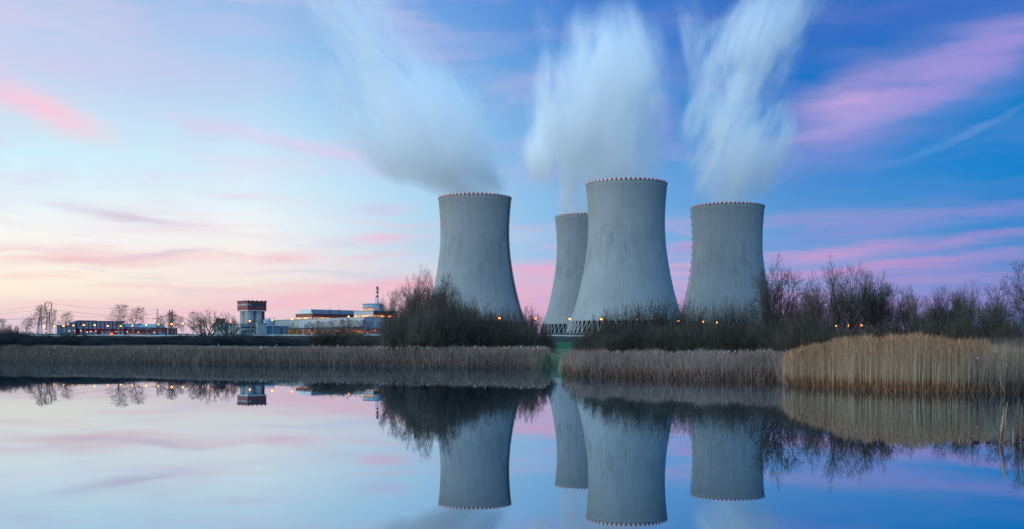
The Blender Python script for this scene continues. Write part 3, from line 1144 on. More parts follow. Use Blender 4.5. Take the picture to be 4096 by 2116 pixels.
def reactor_block():
    d = 760.0
    gz = 12.0
    yaw = R(48)
    zt = PZ(311.1, d)
    root, h = corner_block('reactor_building', 'block with white front over amber windows and a dark red side, below the round tower', 'reactor building', 373.6, d, yaw, 22.0, 21.0, gz, zt,
                           M['red_clad'], M['white_clad'], [(0, 1)])
    z0, z1 = PZ(317.8, d) - gz, PZ(315.0, d) - gz
    for k in range(4):
        part(root, 'window', M['lit_amber'], [(-0.20, -0.063, 0.4 + k * 5.1, 5.2 + k * 5.1, z0 - 0.4, z1)])
    for k in range(4):
        part(root, 'window', M['lit_amber'], [(0.4 + k * 5.3, 5.2 + k * 5.3, -0.15, -0.003, z0 - 0.4, z1)])
    # round containment and its stack
    d = 790.0
    r = 7.2
    root = empty('containment_tower', (PX(373.0, d), d, gz), 0, 'round white containment tower with a low domed top and rail', 'containment tower')
    za, zb = PZ(305.4, d) - gz, PZ(303.4, d) - gz
    mb = MB()
    mb.lathe([(r, 0), (r, za)], 48)
    mb.build('wall', M['white_clad'], root, True)
    mb = MB()
    mb.lathe([(r + 0.05, za + 0.003), (r * 0.9, za + (zb - za) * 0.45), (r * 0.6, za + (zb - za) * 0.85), (0.02, zb)], 40)
    mb.build('dome', M['blue_clad'], root, True)
    mb = MB()
    for z in (za + 0.5, za + 1.0):
        mb.lathe([(r + 0.1, z), (r + 0.2, z), (r + 0.2, z + 0.1), (r + 0.1, z + 0.1), (r + 0.1, z)], 40)
    for k in range(28):
        a = 2 * PI * k / 28
        mb.tube([((r + 0.15) * math.cos(a), (r + 0.15) * math.sin(a), za - 0.6), ((r + 0.15) * math.cos(a), (r + 0.15) * math.sin(a), za + 1.1)], 0.05, 4)
    mb.build('railing', M['dark_steel'], root)
    z0, z1 = PZ(310.8, d) - gz, PZ(308.9, d) - gz
    mb = MB()
    mb.lathe([(r + 0.12, z0 - 0.8), (r + 0.12, z1)], 20, R(195), R(285))
    mb.build('window', M['lit_amber'], root)
    mb = MB()
    mb.lathe([(r + 0.14, z1 + 0.02), (r + 0.35, z1 + 0.02), (r + 0.35, z1 + 0.7), (r + 0.14, z1 + 0.7)], 20, R(195), R(285))
    mb.build('window_hood', M['dark_steel'], root)
    # stack
    d = 800.0
    sz = PZ(304.5, d)
    root = empty('vent_stack', (PX(377.4, d), d, gz), 0, 'slender vent stack with red and white bands beside the round tower', 'chimney stack')
    zt = PZ(287.2, d) - gz
    zs = sz - gz
    lv = np.linspace(zs + 5.0, zt, 6)
    mb = MB()
    mb.lathe([(1.05, 0), (0.95, zs), (0.78, lv[0])], 20)
    mb.build('shaft', M['white'], root, True)
    for k in range(5):
        mb = MB()
        mb.lathe([(0.80 - 0.02 * k, lv[k] + 0.004), (0.79 - 0.02 * k, lv[k + 1])], 20)
        mb.build('band', M['red_trim'] if k % 2 == 0 else M['white'], root, True)
    mb = MB()
    mb.lathe([(0.74, zt - 1.6), (1.5, zt - 1.6), (1.5, zt - 1.35), (0.74, zt - 1.35)], 20)
    mb.lathe([(0.74, zs + 9.2), (1.25, zs + 9.2), (1.25, zs + 9.4), (0.74, zs + 9.4)], 20)
    mb.build('platform', M['dark_steel'], root)
    mb = MB()
    mb.tube([(-1.15, -0.6, 0), (-1.15, -0.6, zt - 6)], 0.13, 5)
    mb.build('ladder', M['dark_steel'], root)
    mb = MB()
    mb.lathe([(0.72, zt + 0.003), (0.85, zt + 0.003), (0.85, zt + 0.5), (0.6, zt + 0.5), (0.6, zt + 0.003)], 20)
    mb.build('cap', M['dark_steel'], root)


reactor_block()


def conveyor_box():
    d = 560.0
    gz = 9.4
    z0, z1 = PZ(323.0, d), PZ(318.7, d)
    x0, x1 = PX(215.3, d), PX(223.0, d)
    root = empty('conveyor_house', (x0, d, gz), 0, 'small dark red cabin raised among the branches of the spreading bare tree', 'cabin')
    part(root, 'cabin', M['red_clad'], [(0, x1 - x0, 0, 4, z0 - gz, z1 - gz)])
    part(root, 'roof', M['dark_steel'], [(-0.2, x1 - x0 + 0.2, -0.2, 4.2, z1 - gz + 0.003, z1 - gz + 0.2)])
    part(root, 'window', M['glass_dark'], [(1.2, 2.9, -0.06, -0.003, z0 - gz + 0.5, z0 - gz + 1.2)])
    part(root, 'base', M['white_clad'], [(-1.0, x1 - x0 + 1.2, 0.3, 6, 0, z0 - gz - 0.003)])


conveyor_box()


def lit_kiosk():
    d = 640.0
    gz = 10.0
    root = empty('kiosk', (PX(109.2, d), d, gz), 0, 'small kiosk glowing orange in front of the red panelled hall', 'kiosk')
    part(root, 'wall', M['red_trim'], [(0, 3.6, 0, 2.5, 0, 2.2)])
    part(root, 'window', mat_emit('kiosk_glow', (1.0, 0.16, 0.04), 1.6), [(0.3, 2.2, -0.08, -0.003, 0.5, 1.9)])
    part(root, 'roof', M['dark_steel'], [(-0.2, 3.8, -0.3, 2.7, 2.203, 2.4)])


lit_kiosk()


# ------------------------------------------------------------------ guard rail along the road
def road_and_rail():
    xs = np.linspace(-520, 520, 90)
    mb = MB()
    for x in xs:
        for y in (386.0, 404.0):
            mb.v.append((float(x), y, float(ground_z(x, y)) + 0.06))
    for i in range(len(xs) - 1):
        mb.face((2 * i, 2 * i + 2, 2 * i + 3, 2 * i + 1))
    tag(mb.build('road', mat_plain('asphalt', (0.05, 0.052, 0.055), 0.9, 0.2, 0.5)), kind='structure')
    rail = mat_plain('zinc_rail', (0.62, 0.68, 0.72), 0.35, 0.15, 0.3, 0.5, 0.2)
    for (x0, x1, y, label) in ((-195, 30, 385.0, 'pale steel guard rail along the road on the left, between hedge and halls'),
                               (5, 60, 385.0, 'short pale guard rail above the green field between the two thickets')):
        pass
    x0, x1, y = -215.0, 95.0, 385.0
    root = empty('guard_rail', (x0, y, 0), 0, 'pale steel guard rail along the road on the embankment', 'guard rail')
    mb = MB()
    n = 78
    pts = [x0 + (x1 - x0) * k / n for k in range(n + 1)]
    for a, b in zip(pts[:-1], pts[1:]):
        za, zb = float(ground_z(a, y)), float(ground_z(b, y))
        for (h0, h1, o) in ((0.50, 0.62, 0.0), (0.62, 0.70, 0.07), (0.70, 0.82, 0.0)):
            mb.quad((a - x0, -0.1 - o, za + h0), (b - x0, -0.1 - o, zb + h0), (b - x0, -0.1 - o, zb + h1), (a - x0, -0.1 - o, za + h1))
    mb.build('rail', rail, root)
    post = MB().box(-0.06, 0.06, -0.06, 0.06, -0.3, 0.8).mesh('post')
    post.materials.append(M['steel'])
    for k in range(n + 1):
        o = bpy.data.objects.new('post', post)
        COL.objects.link(o)
        o.parent = root
        o.location = (pts[k] - x0, 0, float(ground_z(pts[k], y)))


road_and_rail()


def build_hill():
    mb = MB()
    d = 2500.0
    rng = random.Random(5)
    n, m = 40, 8
    for j in range(m):
        for i in range(n):
            t = i / (n - 1)
            px = -6 + 70 * t
            s = math.sin(PI * t) ** 0.8 * (0.85 + 0.15 * math.sin(9 * t))
            v = math.sin(PI * j / (m - 1))
            dd = d + 60 * j
            mb.v.append((PX(px, dd), dd, 18 + (PZ(331.0, d) - 18) * s * v))
    for j in range(m - 1):
        for i in range(n - 1):
            mb.face((j * n + i, j * n + i + 1, (j + 1) * n + i + 1, (j + 1) * n + i))
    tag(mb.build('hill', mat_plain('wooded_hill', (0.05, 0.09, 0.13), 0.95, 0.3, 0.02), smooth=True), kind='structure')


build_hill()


# ------------------------------------------------------------------ pylons, masts and wires
def lattice(mb, c, half0, half1, z0, z1, bays, r=0.09):
    """square lattice tower leg from z0 to z1 about the point c"""
    prev = None
    for k in range(bays + 1):
        t = k / bays
        h = half0 + (half1 - half0) * t
        z = z0 + (z1 - z0) * t
        cx = c[0] + c[2] * t
        cur = [Vector((cx + sx * h, c[1] + sy * h, z)) for sx, sy in ((-1, -1), (1, -1), (1, 1), (-1, 1))]
        if prev:
            for i in range(4):
                j = (i + 1) % 4
                mb.tube([prev[i], cur[i]], r, 4, False)
                mb.tube([prev[i], cur[j]], r * 0.6, 3, False)
                mb.tube([prev[j], cur[i]], r * 0.6, 3, False)
                mb.tube([cur[i], cur[j]], r * 0.6, 3, False)
        prev = cur


PYL = {}


def cat_pylon():
    d = 700.0
    gz = 9.5
    x = PX(48.3, d)
    root = empty('power_pylon', (x, d, gz), R(12), 'lattice pylon with two curved horns joined by a top beam, near the left edge', 'power pylon', 'lattice pylons behind the left bank')
    zw, zt = PZ(313.4, d) - gz, PZ(302.9, d) - gz
    mb = MB()
    lattice(mb, (0, 0, 0), 1.35, 0.75, 0, zw, 9, 0.10)
    mb.build('body', M['dark_steel'], root)
    for s in (-1, 1):
        mb = MB()
        pts = [(0.25, zw), (0.9, zw + 1.2), (1.55, zw + 2.6), (1.75, zw + 4.2), (1.55, zt)]
        for a, b in zip(pts[:-1], pts[1:]):
            for q in (-0.35, 0.35):
                mb.tube([(s * a[0], q, a[1]), (s * b[0], q, b[1])], 0.07, 4, False)
                mb.tube([(s * (a[0] + 0.45), q, a[1]), (s * (b[0] + 0.45), q, b[1])], 0.07, 4, False)
                mb.tube([(s * a[0], q, a[1]), (s * (b[0] + 0.45), q, b[1])], 0.05, 3, False)
        mb.build('horn', M['dark_steel'], root)
    mb = MB()
    for z in (zt, zt + 0.5):
        for q in (-0.35, 0.35):
            mb.tube([(-2.1, q, z), (2.1, q, z + 0.05)], 0.08, 4, False)
    for k in range(9):
        xx = -2.1 + 4.2 * k / 8
        mb.tube([(xx, -0.35, zt), (xx + 0.25, -0.35, zt + 0.5)], 0.06, 3, False)
        mb.tube([(xx, 0.35, zt), (xx, -0.35, zt)], 0.05, 3, False)
    mb.build('top_beam', M['dark_steel'], root)
    mb = MB()
    mb.tube([(-2.0, 0, zw), (2.0, 0, zw)], 0.14, 4)
    mb.build('crossarm', M['dark_steel'], root)
    for xx in (-1.95, 0.0, 1.95):
        mb = MB()
        zz = zt if xx == 0 else zw
        mb.tube([(xx, 0, zz), (xx, 0, zz - 2.6)], [0.10, 0.16], 5)
        mb.build('insulator', M['dark_steel'], root)


def spire_pylon(px, top, d, label, arms=True, half=1.1):
    gz = float(ground_z(PX(px, d), d)) - 0.3
    root = empty('power_pylon', (PX(px, d), d, gz), R(20), label, 'power pylon', 'lattice pylons behind the left bank')
    zt = PZ(top, d) - gz
    mb = MB()
    lattice(mb, (0, 0, 0), half, half * 0.72, 0, zt * 0.62, 8, 0.11)
    lattice(mb, (0, 0, 0), half * 0.72, 0.08, zt * 0.62, zt, 5, 0.09)
    mb.build('body', M['dark_steel'], root)
    if arms:
        for k, (z, w) in enumerate(((0.62, 2.9), (0.44, 2.2))):
            mb = MB()
            for s in (-1, 1):
                mb.tube([(s * 0.3, 0.3, zt * z), (s * w, 0, zt * z)], 0.09, 4)
                mb.tube([(s * 0.3, -0.3, zt * z + 0.8), (s * w, 0, zt * z)], 0.07, 4)
            mb.build('crossarm', M['dark_steel'], root)
    return root


cat_pylon()
spire_pylon(40.4, 308.0, 720, 'dark slender pylon standing inside the tallest birch left of the horned pylon')
spire_pylon(157.4, 309.0, 760, 'thin single spire pylon above the blue sloping roof of the red hall', True, 0.95)


def portal_pylon():
    d = 780.0
    gz = 11.5
    xc = PX(170.8, d)
    root = empty('power_pylon', (xc, d, gz), 0, 'portal pylon with two spikes and a wide cross beam behind the birches', 'power pylon', 'lattice pylons behind the left bank')
    h = (PX(172.1, d) - PX(169.5, d)) / 2
    zt = PZ(309.2, d) - gz
    zb = PZ(315.4, d) - gz
    for s in (-1, 1):
        mb = MB()
        lattice(mb, (s * h * 0.6, 0, s * h * 0.4), 0.7, 0.55, 0, zb, 7, 0.09)
        lattice(mb, (s * h, 0, 0), 0.55, 0.06, zb, zt, 4, 0.08)
        mb.build('mast', M['dark_steel'], root)
    mb = MB()
    mb.tube([(-7.5, 0, zb - 1.0), (0, 0, zb + 0.3), (7.5, 0, zb - 0.8)], 0.16, 5)
    mb.tube([(-1.6, 0, zb + 0.9), (1.6, 0, zb + 0.9)], 0.10, 4)
    mb.build('cross_beam', M['dark_steel'], root)


portal_pylon()


def wires():
    rows = [
        # from (px, py, d) to (px, py, d), sag in metres
        ((-40, 313, 700), (47, 304.5, 700), 1.0, 'top wire left of the horned pylon'),
        ((-40, 315, 700), (45.6, 309.0, 700), 1.0, 'wire running left from the horned pylon at mid height'),
        ((51.2, 309.2, 700), (172, 319.0, 780), 1.2, 'lowest dark wire sloping down across the sky above the red hall'),
        ((51.0, 303.6, 700), (160, 309.5, 760), 1.5, 'highest wire from the horned pylon towards the single spire'),
        ((50.5, 313.8, 700), (157.4, 313.4, 760), 2.4, 'slack wire over the birches before the red hall'),
        ((-40, 323.5, 720), (46.4, 313.6, 700), 1.0, 'heavy low wire rising from the left edge to the pylon'),
        ((-40, 317.0, 720), (40.4, 319.0, 720), 0.8, 'wire dropping to the slender pylon from the left edge'),
        ((157.4, 313.6, 760), (171.0, 315.6, 780), 0.2, 'short wire between spire pylon and portal pylon'),
        ((120.5, 321.5, 760), (165.0, 316.6, 780), 0.7, 'wire rising over the blue roof to the portal pylon'),
        ((176.5, 316.6, 780), (243, 322, 780), 1.6, 'wire falling right from the portal pylon to the silos'),
        ((171.8, 309.6, 780), (239, 317, 780), 1.8, 'upper wire falling right from the portal pylon to the silos'),
    ]
    for a, b, sag, label in rows:
        pa, pb = P(*a), P(*b)
        pts = []
        for k in range(15):
            t = k / 14
            p = pa.lerp(pb, t)
            p.z -= sag * 4 * t * (1 - t)
            pts.append(p)
        mb = MB()
        mb.tube(pts, 0.075 if 'heavy' in label or 'lowest' in label else 0.05, 3, False)
        tag(mb.build('power_line', M['dark_steel']), label, 'power line', 'power lines of the left bank')


wires()

# ------------------------------------------------------------------ street lamps
LAMPM = mat_emit('sodium_light', (1.0, 0.27, 0.015), 9.0)
LAMPM2 = mat_emit('sodium_light_far', (1.0, 0.34, 0.04), 4.0)


def lamp_proto(mat, rad):
    root = empty('street_lamp', (0, 0, 0))
    pole = MB()
    pole.tube([(0, 0, 0), (0, 0, 1)], [0.10, 0.06], 6)
    po = pole.build('pole', M['steel'], root)
    arm = MB()
    arm.tube([(0, 0, 0), (0, -0.35, 0.18), (0, -1.0, 0.26)], 0.05, 5)
    ao = arm.build('arm', M['steel'], root)
    mb = MB()
    mb.lathe([(rad * 0.4, 0.36), (rad * 0.95, 0.27), (rad, 0.16)], 12, cx=0, cy=-1.2)
    ho = mb.build('lamp_head', M['steel'], root)
    mb = MB()
    mb.lathe([(rad * 1.0, 0.155), (rad * 1.0, 0.0), (rad * 0.8, -rad * 0.55), (rad * 0.4, -rad * 0.85), (0.01, -rad * 0.95)], 14, cx=0, cy=-1.2)
    lo = mb.build('lamp_bulb', mat, ho, True)
    return root


def put_lamps():
    main = [
        # row along the road, left to right: px, py, d, note
        (0 + 1133 / 25.76, 1180 + 812 / 6.44, 'by the trunk of the tallest birch and the horned pylon'),
        (1400 / 25.76, 1180 + 802 / 6.44, 'between horned pylon and grey striped wing'),
        (1637 / 25.76, 1180 + 795 / 6.44, 'before the low end of the grey striped wing'),
        (1893 / 25.76, 1180 + 783 / 6.44, 'before the tall end of the grey striped wing'),
        (2158 / 25.76, 1180 + 772 / 6.44, 'before the first red strip of the panelled hall'),
        (2440 / 25.76, 1180 + 775 / 6.44, 'before the upper panels of the hall, second from its left end'),
        (105 + 75 / 27.1, 1200 + 702 / 6.779, 'before the panelled hall, left of the taller bare birch'),
        (105 + 425 / 27.1, 1200 + 700 / 6.779, 'just right of the taller birch before the panelled hall'),
        (105 + 740 / 27.1, 1200 + 690 / 6.779, 'on the trunk line of the birch before the blue roof'),
        (105 + 1115 / 27.1, 1200 + 677 / 6.779, 'before the middle of the blue sloping roof'),
        (105 + 1450 / 27.1, 1200 + 663 / 6.779, 'at the foot of the single spire pylon'),
        (105 + 1805 / 27.1, 1200 + 652 / 6.779, 'before the portal pylon at the end of the blue roof'),
        (105 + 2105 / 27.1, 1200 + 637 / 6.779, 'standing free against the sky right of the red hall'),
        (105 + 2462 / 27.1, 1200 + 622 / 6.779, 'at the left outermost branch of the spreading tree'),
        (170 + 1345 / 31.31, 1200 + 690 / 7.828, 'just left of the raised red cabin'),
        (170 + 1915 / 31.31, 1200 + 675 / 7.828, 'in the spreading tree left of the silos'),
        (225 + 710 / 28.62, 1190 + 670 / 7.156, 'glowing before the middle silo'),
        (225 + 1350 / 28.62, 1190 + 645 / 7.156, 'at the left roof end of the white hall'),
        (225 + 1915 / 28.62, 1190 + 620 / 7.156, 'on the roof line left of the red turbine hall'),
        (287.5 + 1357 / 22.19, 1130 + 755 / 5.547, 'before the right end of the red turbine hall'),
        (287.5 + 2263 / 22.19, 1130 + 750 / 5.547, 'at the left rim of the big thicket beside the round tower'),
        (362.5 + 888 / 14.79, 1080 + 568 / 3.698, 'highest in the big thicket before the lone tower, shining through twigs'),
        (362.5 + 1497 / 14.79, 1080 + 698 / 3.698, 'at the left foot of the lone tower'),
        (362.5 + 1302 / 9.508, 1000 + 646 / 2.377, 'at the middle foot of the lone tower'),
        (362.5 + 1645 / 9.508, 1000 + 650 / 2.377, 'in the gap between the lone tower and the half hidden tower'),
        (362.5 + 1972 / 9.508, 1000 + 655 / 2.377, 'on the seam between half hidden tower and nearest tower'),
        (362.5 + 2272 / 9.508, 1000 + 657 / 2.377, 'over the leftmost legs of the nearest tower'),
        (562.5 + 709 / 9.508, 1000 + 662 / 2.377, 'under the middle of the nearest tower, left of a smaller one'),
        (562.5 + 871 / 9.508, 1000 + 663 / 2.377, 'small one under the middle of the nearest tower'),
        (562.5 + 1102 / 9.508, 1000 + 675 / 2.377, 'in the notch between the nearest tower and the laddered tower'),
        (562.5 + 1337 / 9.508, 1000 + 683 / 2.377, 'at the left foot of the laddered tower'),
        (562.5 + 1470 / 9.508, 1000 + 689 / 2.377, 'at the middle foot of the laddered tower'),
        (562.5 + 1908 / 9.508, 1000 + 705 / 2.377, 'at the right foot of the laddered tower'),
        (562.5 + 2058 / 9.508, 1000 + 710 / 2.377, 'at the trunk of the bare tree by the laddered tower'),
        (750 + 1064 / 14.79, 1060 + 910 / 3.697, 'left of a bright pair'),
        (750 + 1265 / 14.79, 1060 + 902 / 3.697, 'right of the bright pair in the right thicket'),
        (750 + 1457 / 14.79, 1060 + 893 / 3.697, 'first small one right of the bright pair over the golden reeds'),
        (750 + 1647 / 14.79, 1060 + 893 / 3.697, 'second small one right of the bright pair over the golden reeds'),
        (750 + 1805 / 14.79, 1060 + 898 / 3.697, 'brighter one above the crest of the golden reeds'),
        (750 + 1972 / 14.79, 1060 + 905 / 3.697, 'small one right of the brighter lamp over the golden reeds'),
    ]
    far = [
        (143, 857, 'first at the far left, against the pale sky'), (207, 868, 'second at the far left, a little lower'),
        (330, 845, 'third at the far left, higher than its neighbours'), (430, 880, 'fourth at the far left, low by a thin tree'),
        (525, 838, 'left edge of the small round birch at the far left'), (637, 893, 'upper of a close pair over the blue hill'),
        (648, 925, 'lower of a close pair over the blue hill'), (820, 915, 'large one low over the blue hill left of the tallest birch'),
        (1187, 928, 'low one right of the tallest birch, on the hedge line'), (1788, 922, 'first low one before the grey striped wing'),
        (1925, 917, 'second low one before the grey striped wing'), (2080, 917, 'low one at the left corner of the panelled hall'),
        (2250, 955, 'low one with a red glow before the panelled hall'), (2345, 938, 'dim low one before the panelled hall'),
        (2470, 925, 'low one before the lower panels of the hall'),
    ]
    far2 = [(300, 865, 'low one right of the glowing kiosk'), (605, 857, 'low one before the first dusty window of the dark red wing'),
            (905, 875, 'low one before the long dusty window of the dark red wing'), (1338, 872, 'low one before the pale blue lean-to')]
    far3 = [(2067, 914, 'tiny one over the golden reeds, second last to the right'), (2167, 922, 'tiny upper one at the right end of the lamp row'),
            (2167, 963, 'tiny lower one at the right end of the lamp row')]
    big = lamp_proto(LAMPM, 0.30)
    veiled = lamp_proto(mat_emit('sodium_light_bright', (1.0, 0.20, 0.008), 30.0), 0.32)
    small = lamp_proto(LAMPM2, 0.34)
    deep = lamp_proto(mat_emit('sodium_light_brightest', (1.0, 0.16, 0.006), 120.0), 0.32)
    used = {id(deep): False, id(big): False, id(small): False, id(veiled): False}

    def put(proto, px, py, d, label, group):
        if used[id(proto)]:
            o = copy_tree(proto)
        else:
            o = proto
            used[id(proto)] = True
        x = PX(px, d)
        gz = float(ground_z(x, d))
        h = PZ(py, d) - gz
        o.location = (x, d + 1.2, gz)
        for c in o.children:
            if c.name.startswith('pole'):
                c.scale = (1, 1, h)
            else:
                c.location = (0, 0, h)
        tag(o, label, 'street lamp', group)

    rows = []
    for k, (px, py, note) in enumerate(main):
        rows.append((deep if px > 790 else veiled if px > 376 and not 536 < px < 560 else big, px, py / 4, 428.0 + 9 * math.sin(k * 2.1), 'lit orange street lamp ' + note, 'orange street lamps along the road'))
    for (a, b, note) in far:
        rows.append((small, a / 25.76, (1180 + b / 6.44) / 4, 690.0, 'lit orange street lamp, ' + note, 'orange street lamps in the distance'))
    for (a, b, note) in far2:
        rows.append((small, 105 + a / 27.1, (1200 + b / 6.779) / 4, 700.0, 'lit orange street lamp, ' + note, 'orange street lamps in the distance'))
    for (a, b, note) in far3:
        rows.append((small, 750 + a / 14.79, (1060 + b / 3.697) / 4, 760.0, 'lit orange street lamp, ' + note, 'orange street lamps in the distance'))
    rows.append((small, 750 + 1317 / 8.588, (1000 + 669 / 2.147) / 4, 700.0, 'lit orange street lamp, last one at the right end of the lamp row', 'orange street lamps in the distance'))
    for r in rows:
        put(*r)


put_lamps()


# ------------------------------------------------------------------ bare trees and shrubs
def seg_mesh(name, segs, sides):
    """many tapered segments (p0, p1, r0, r1) as open prisms in one mesh"""
    s = np.asarray(segs, float)
    p0, p1, r0, r1 = s[:, 0:3], s[:, 3:6], s[:, 6], s[:, 7]
    d = p1 - p0
    ln = np.linalg.norm(d, axis=1, keepdims=True)
    d = d / np.maximum(ln, 1e-6)
    ref = np.where(np.abs(d[:, 2:3]) < 0.9, np.array([[0, 0, 1.0]]), np.array([[1.0, 0, 0]]))
    a = np.cross(d, ref)
    a /= np.linalg.norm(a, axis=1, keepdims=True)
    b = np.cross(a, d)
    n = len(s)
    ang = np.arange(sides) * 2 * PI / sides
    ring = a[:, None, :] * np.cos(ang)[None, :, None] + b[:, None, :] * np.sin(ang)[None, :, None]
    v0 = p0[:, None, :] + ring * r0[:, None, None]
    v1 = p1[:, None, :] + ring * r1[:, None, None]
    v = np.concatenate([v0, v1], 1).reshape(-1, 3)
    k = np.arange(sides)
    k2 = (k + 1) % sides
    f = np.stack([k, k2, k2 + sides, k + sides], 1)[None] + (np.arange(n) * 2 * sides)[:, None, None]
    return v, f.reshape(-1, 4)


def np_mesh(name, v, f, mat_idx=None, smooth=False):
    me = bpy.data.meshes.new(name)
    me.vertices.add(len(v))
    me.vertices.foreach_set('co', np.asarray(v, np.float32).ravel())
    n = f.shape[1]
    me.loops.add(f.size)
    me.loops.foreach_set('vertex_index', np.asarray(f, np.int32).ravel())
    me.polygons.add(len(f))
    me.polygons.foreach_set('loop_start', np.arange(len(f), dtype=np.int32) * n)
    me.polygons.foreach_set('loop_total', np.full(len(f), n, np.int32))
    if mat_idx is not None:
        me.polygons.foreach_set('material_index', np.asarray(mat_idx, np.int32))
    if smooth:
        me.polygons.foreach_set('use_smooth', np.ones(len(f), bool))
    me.update(calc_edges=True)
    return me


def rot_about(v, axis, a):
    return Matrix.Rotation(a, 3, axis) @ v


def grow(rng, spec):
    """spec: list of levels; level = dict(n, len, ang, up, jit, seg, start, shrink)"""
    segs = []
    tips = []

    def branch(p, d, length, r, lv):
        L = spec[lv]
        ns = L['seg']
        st = length / ns
        pts = [(p.copy(), d.copy(), r)]
        q = p.copy()
        dv = d.copy()
        rend = max(r * L.get('taper', 0.35), 0.006)
        for k in range(ns):
            j = Vector((rng.gauss(0, 1), rng.gauss(0, 1), rng.gauss(0, 1))) * L['jit']
            dv = (dv + j + Vector((0, 0, L['up']))).normalized()
            q2 = q + dv * st
            ra = r + (rend - r) * (k / ns)
            rb = r + (rend - r) * ((k + 1) / ns)
            segs.append((*q, *q2, ra, rb, lv))
            q = q2
            pts.append((q.copy(), dv.copy(), rb))
        if lv + 1 < len(spec):
            N = spec[lv + 1]
            cnt = N['n'] if isinstance(N['n'], int) else rng.randint(*N['n'])
            az = rng.random() * 6.28
            for c in range(cnt):
                t = L.get('start', 0.25) + (1 - L.get('start', 0.25)) * ((c + rng.random()) / cnt)
                t = min(t, 0.999)
                i = int(t * ns)
                f = t * ns - i
                pp = pts[i][0].lerp(pts[i + 1][0], f)
                dd = pts[i + 1][1]
                rr = pts[i][2] + (pts[i + 1][2] - pts[i][2]) * f
                az += 2.4 + rng.gauss(0, 0.4)
                per = dd.orthogonal().normalized()
                per = rot_about(per, dd, az)
                an = N['ang'] * (0.7 + 0.6 * rng.random())
                nd = (dd * math.cos(an) + per * math.sin(an)).normalized()
                ll = N['len'] * (1 - N.get('vary', 0.35) + 2 * N.get('vary', 0.35) * rng.random()) * (1 - L.get('shrink', 0.45) * t)
                branch(pp, nd, ll, max(min(rr * 0.75, N['r']), 0.006), lv + 1)
        else:
            tips.append(q.copy())

    s0 = spec[0]
    for k in range(s0['n']):
        az = 2 * PI * (k * 0.618 + 0.1 * rng.random())
        tilt = s0['ang'] * (((k + 0.5) / s0['n']) ** 0.6 if s0['n'] > 1 else 0.2) * (0.85 + 0.3 * rng.random())
        d = Vector((math.cos(az) * math.sin(tilt), math.sin(az) * math.sin(tilt), math.cos(tilt)))
        rad = s0.get('spread', 0.0) * math.sqrt((k + 0.5) / s0['n'])
        branch(Vector((math.cos(az) * rad, math.sin(az) * rad, -0.2)), d, s0['len'] * (1 - s0.get('vary0', 0.2) + 2 * s0.get('vary0', 0.2) * rng.random()) * (1 - s0.get('tiltcut', 0.0) * tilt), s0['r'], 0)
    return segs, tips


def bark(name, a, b, sc=6.0):
    m, n = new_mat(name)
    tc = n.n.new('ShaderNodeTexCoord').outputs['Object']
    k = n.noise(n.vmath('MULTIPLY', tc, (sc, sc, sc * 0.35)), 1.0, 3.0, 0.6)
    oi = n.n.new('ShaderNodeObjectInfo').outputs['Random']
    col = n.mix(n.smooth(k, 0.35, 0.65), (*a, 1), (*b, 1))
    g = n.smooth(oi, 0.0, 1.0, 0.75, 1.3, 'LINEAR')
    col = n.mix(1.0, col, n.comb(g, n.math('MULTIPLY', g, 0.99), g), 'MULTIPLY')
    finish(n, principled(n, col, 0.9, 0.1))
    return m


M['bark'] = bark('dark_bark', (0.028, 0.026, 0.026), (0.06, 0.055, 0.05))
M['twig'] = bark('willow_twigs', (0.045, 0.039, 0.034), (0.13, 0.108, 0.082), 1.2)
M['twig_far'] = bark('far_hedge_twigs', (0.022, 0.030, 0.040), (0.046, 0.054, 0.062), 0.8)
M['birch_bark'] = bark('birch_bark', (0.30, 0.29, 0.28), (0.55, 0.54, 0.52), 2.0)
M['birch_twig'] = bark('birch_twigs', (0.075, 0.050, 0.055), (0.13, 0.09, 0.09), 1.0)
M['olive_twig'] = bark('olive_willow_twigs', (0.10, 0.11, 0.035), (0.20, 0.20, 0.07), 1.0)
M['bud'] = bark('buds', (0.07, 0.06, 0.04), (0.14, 0.12, 0.085), 3.0)

PROTO = {}


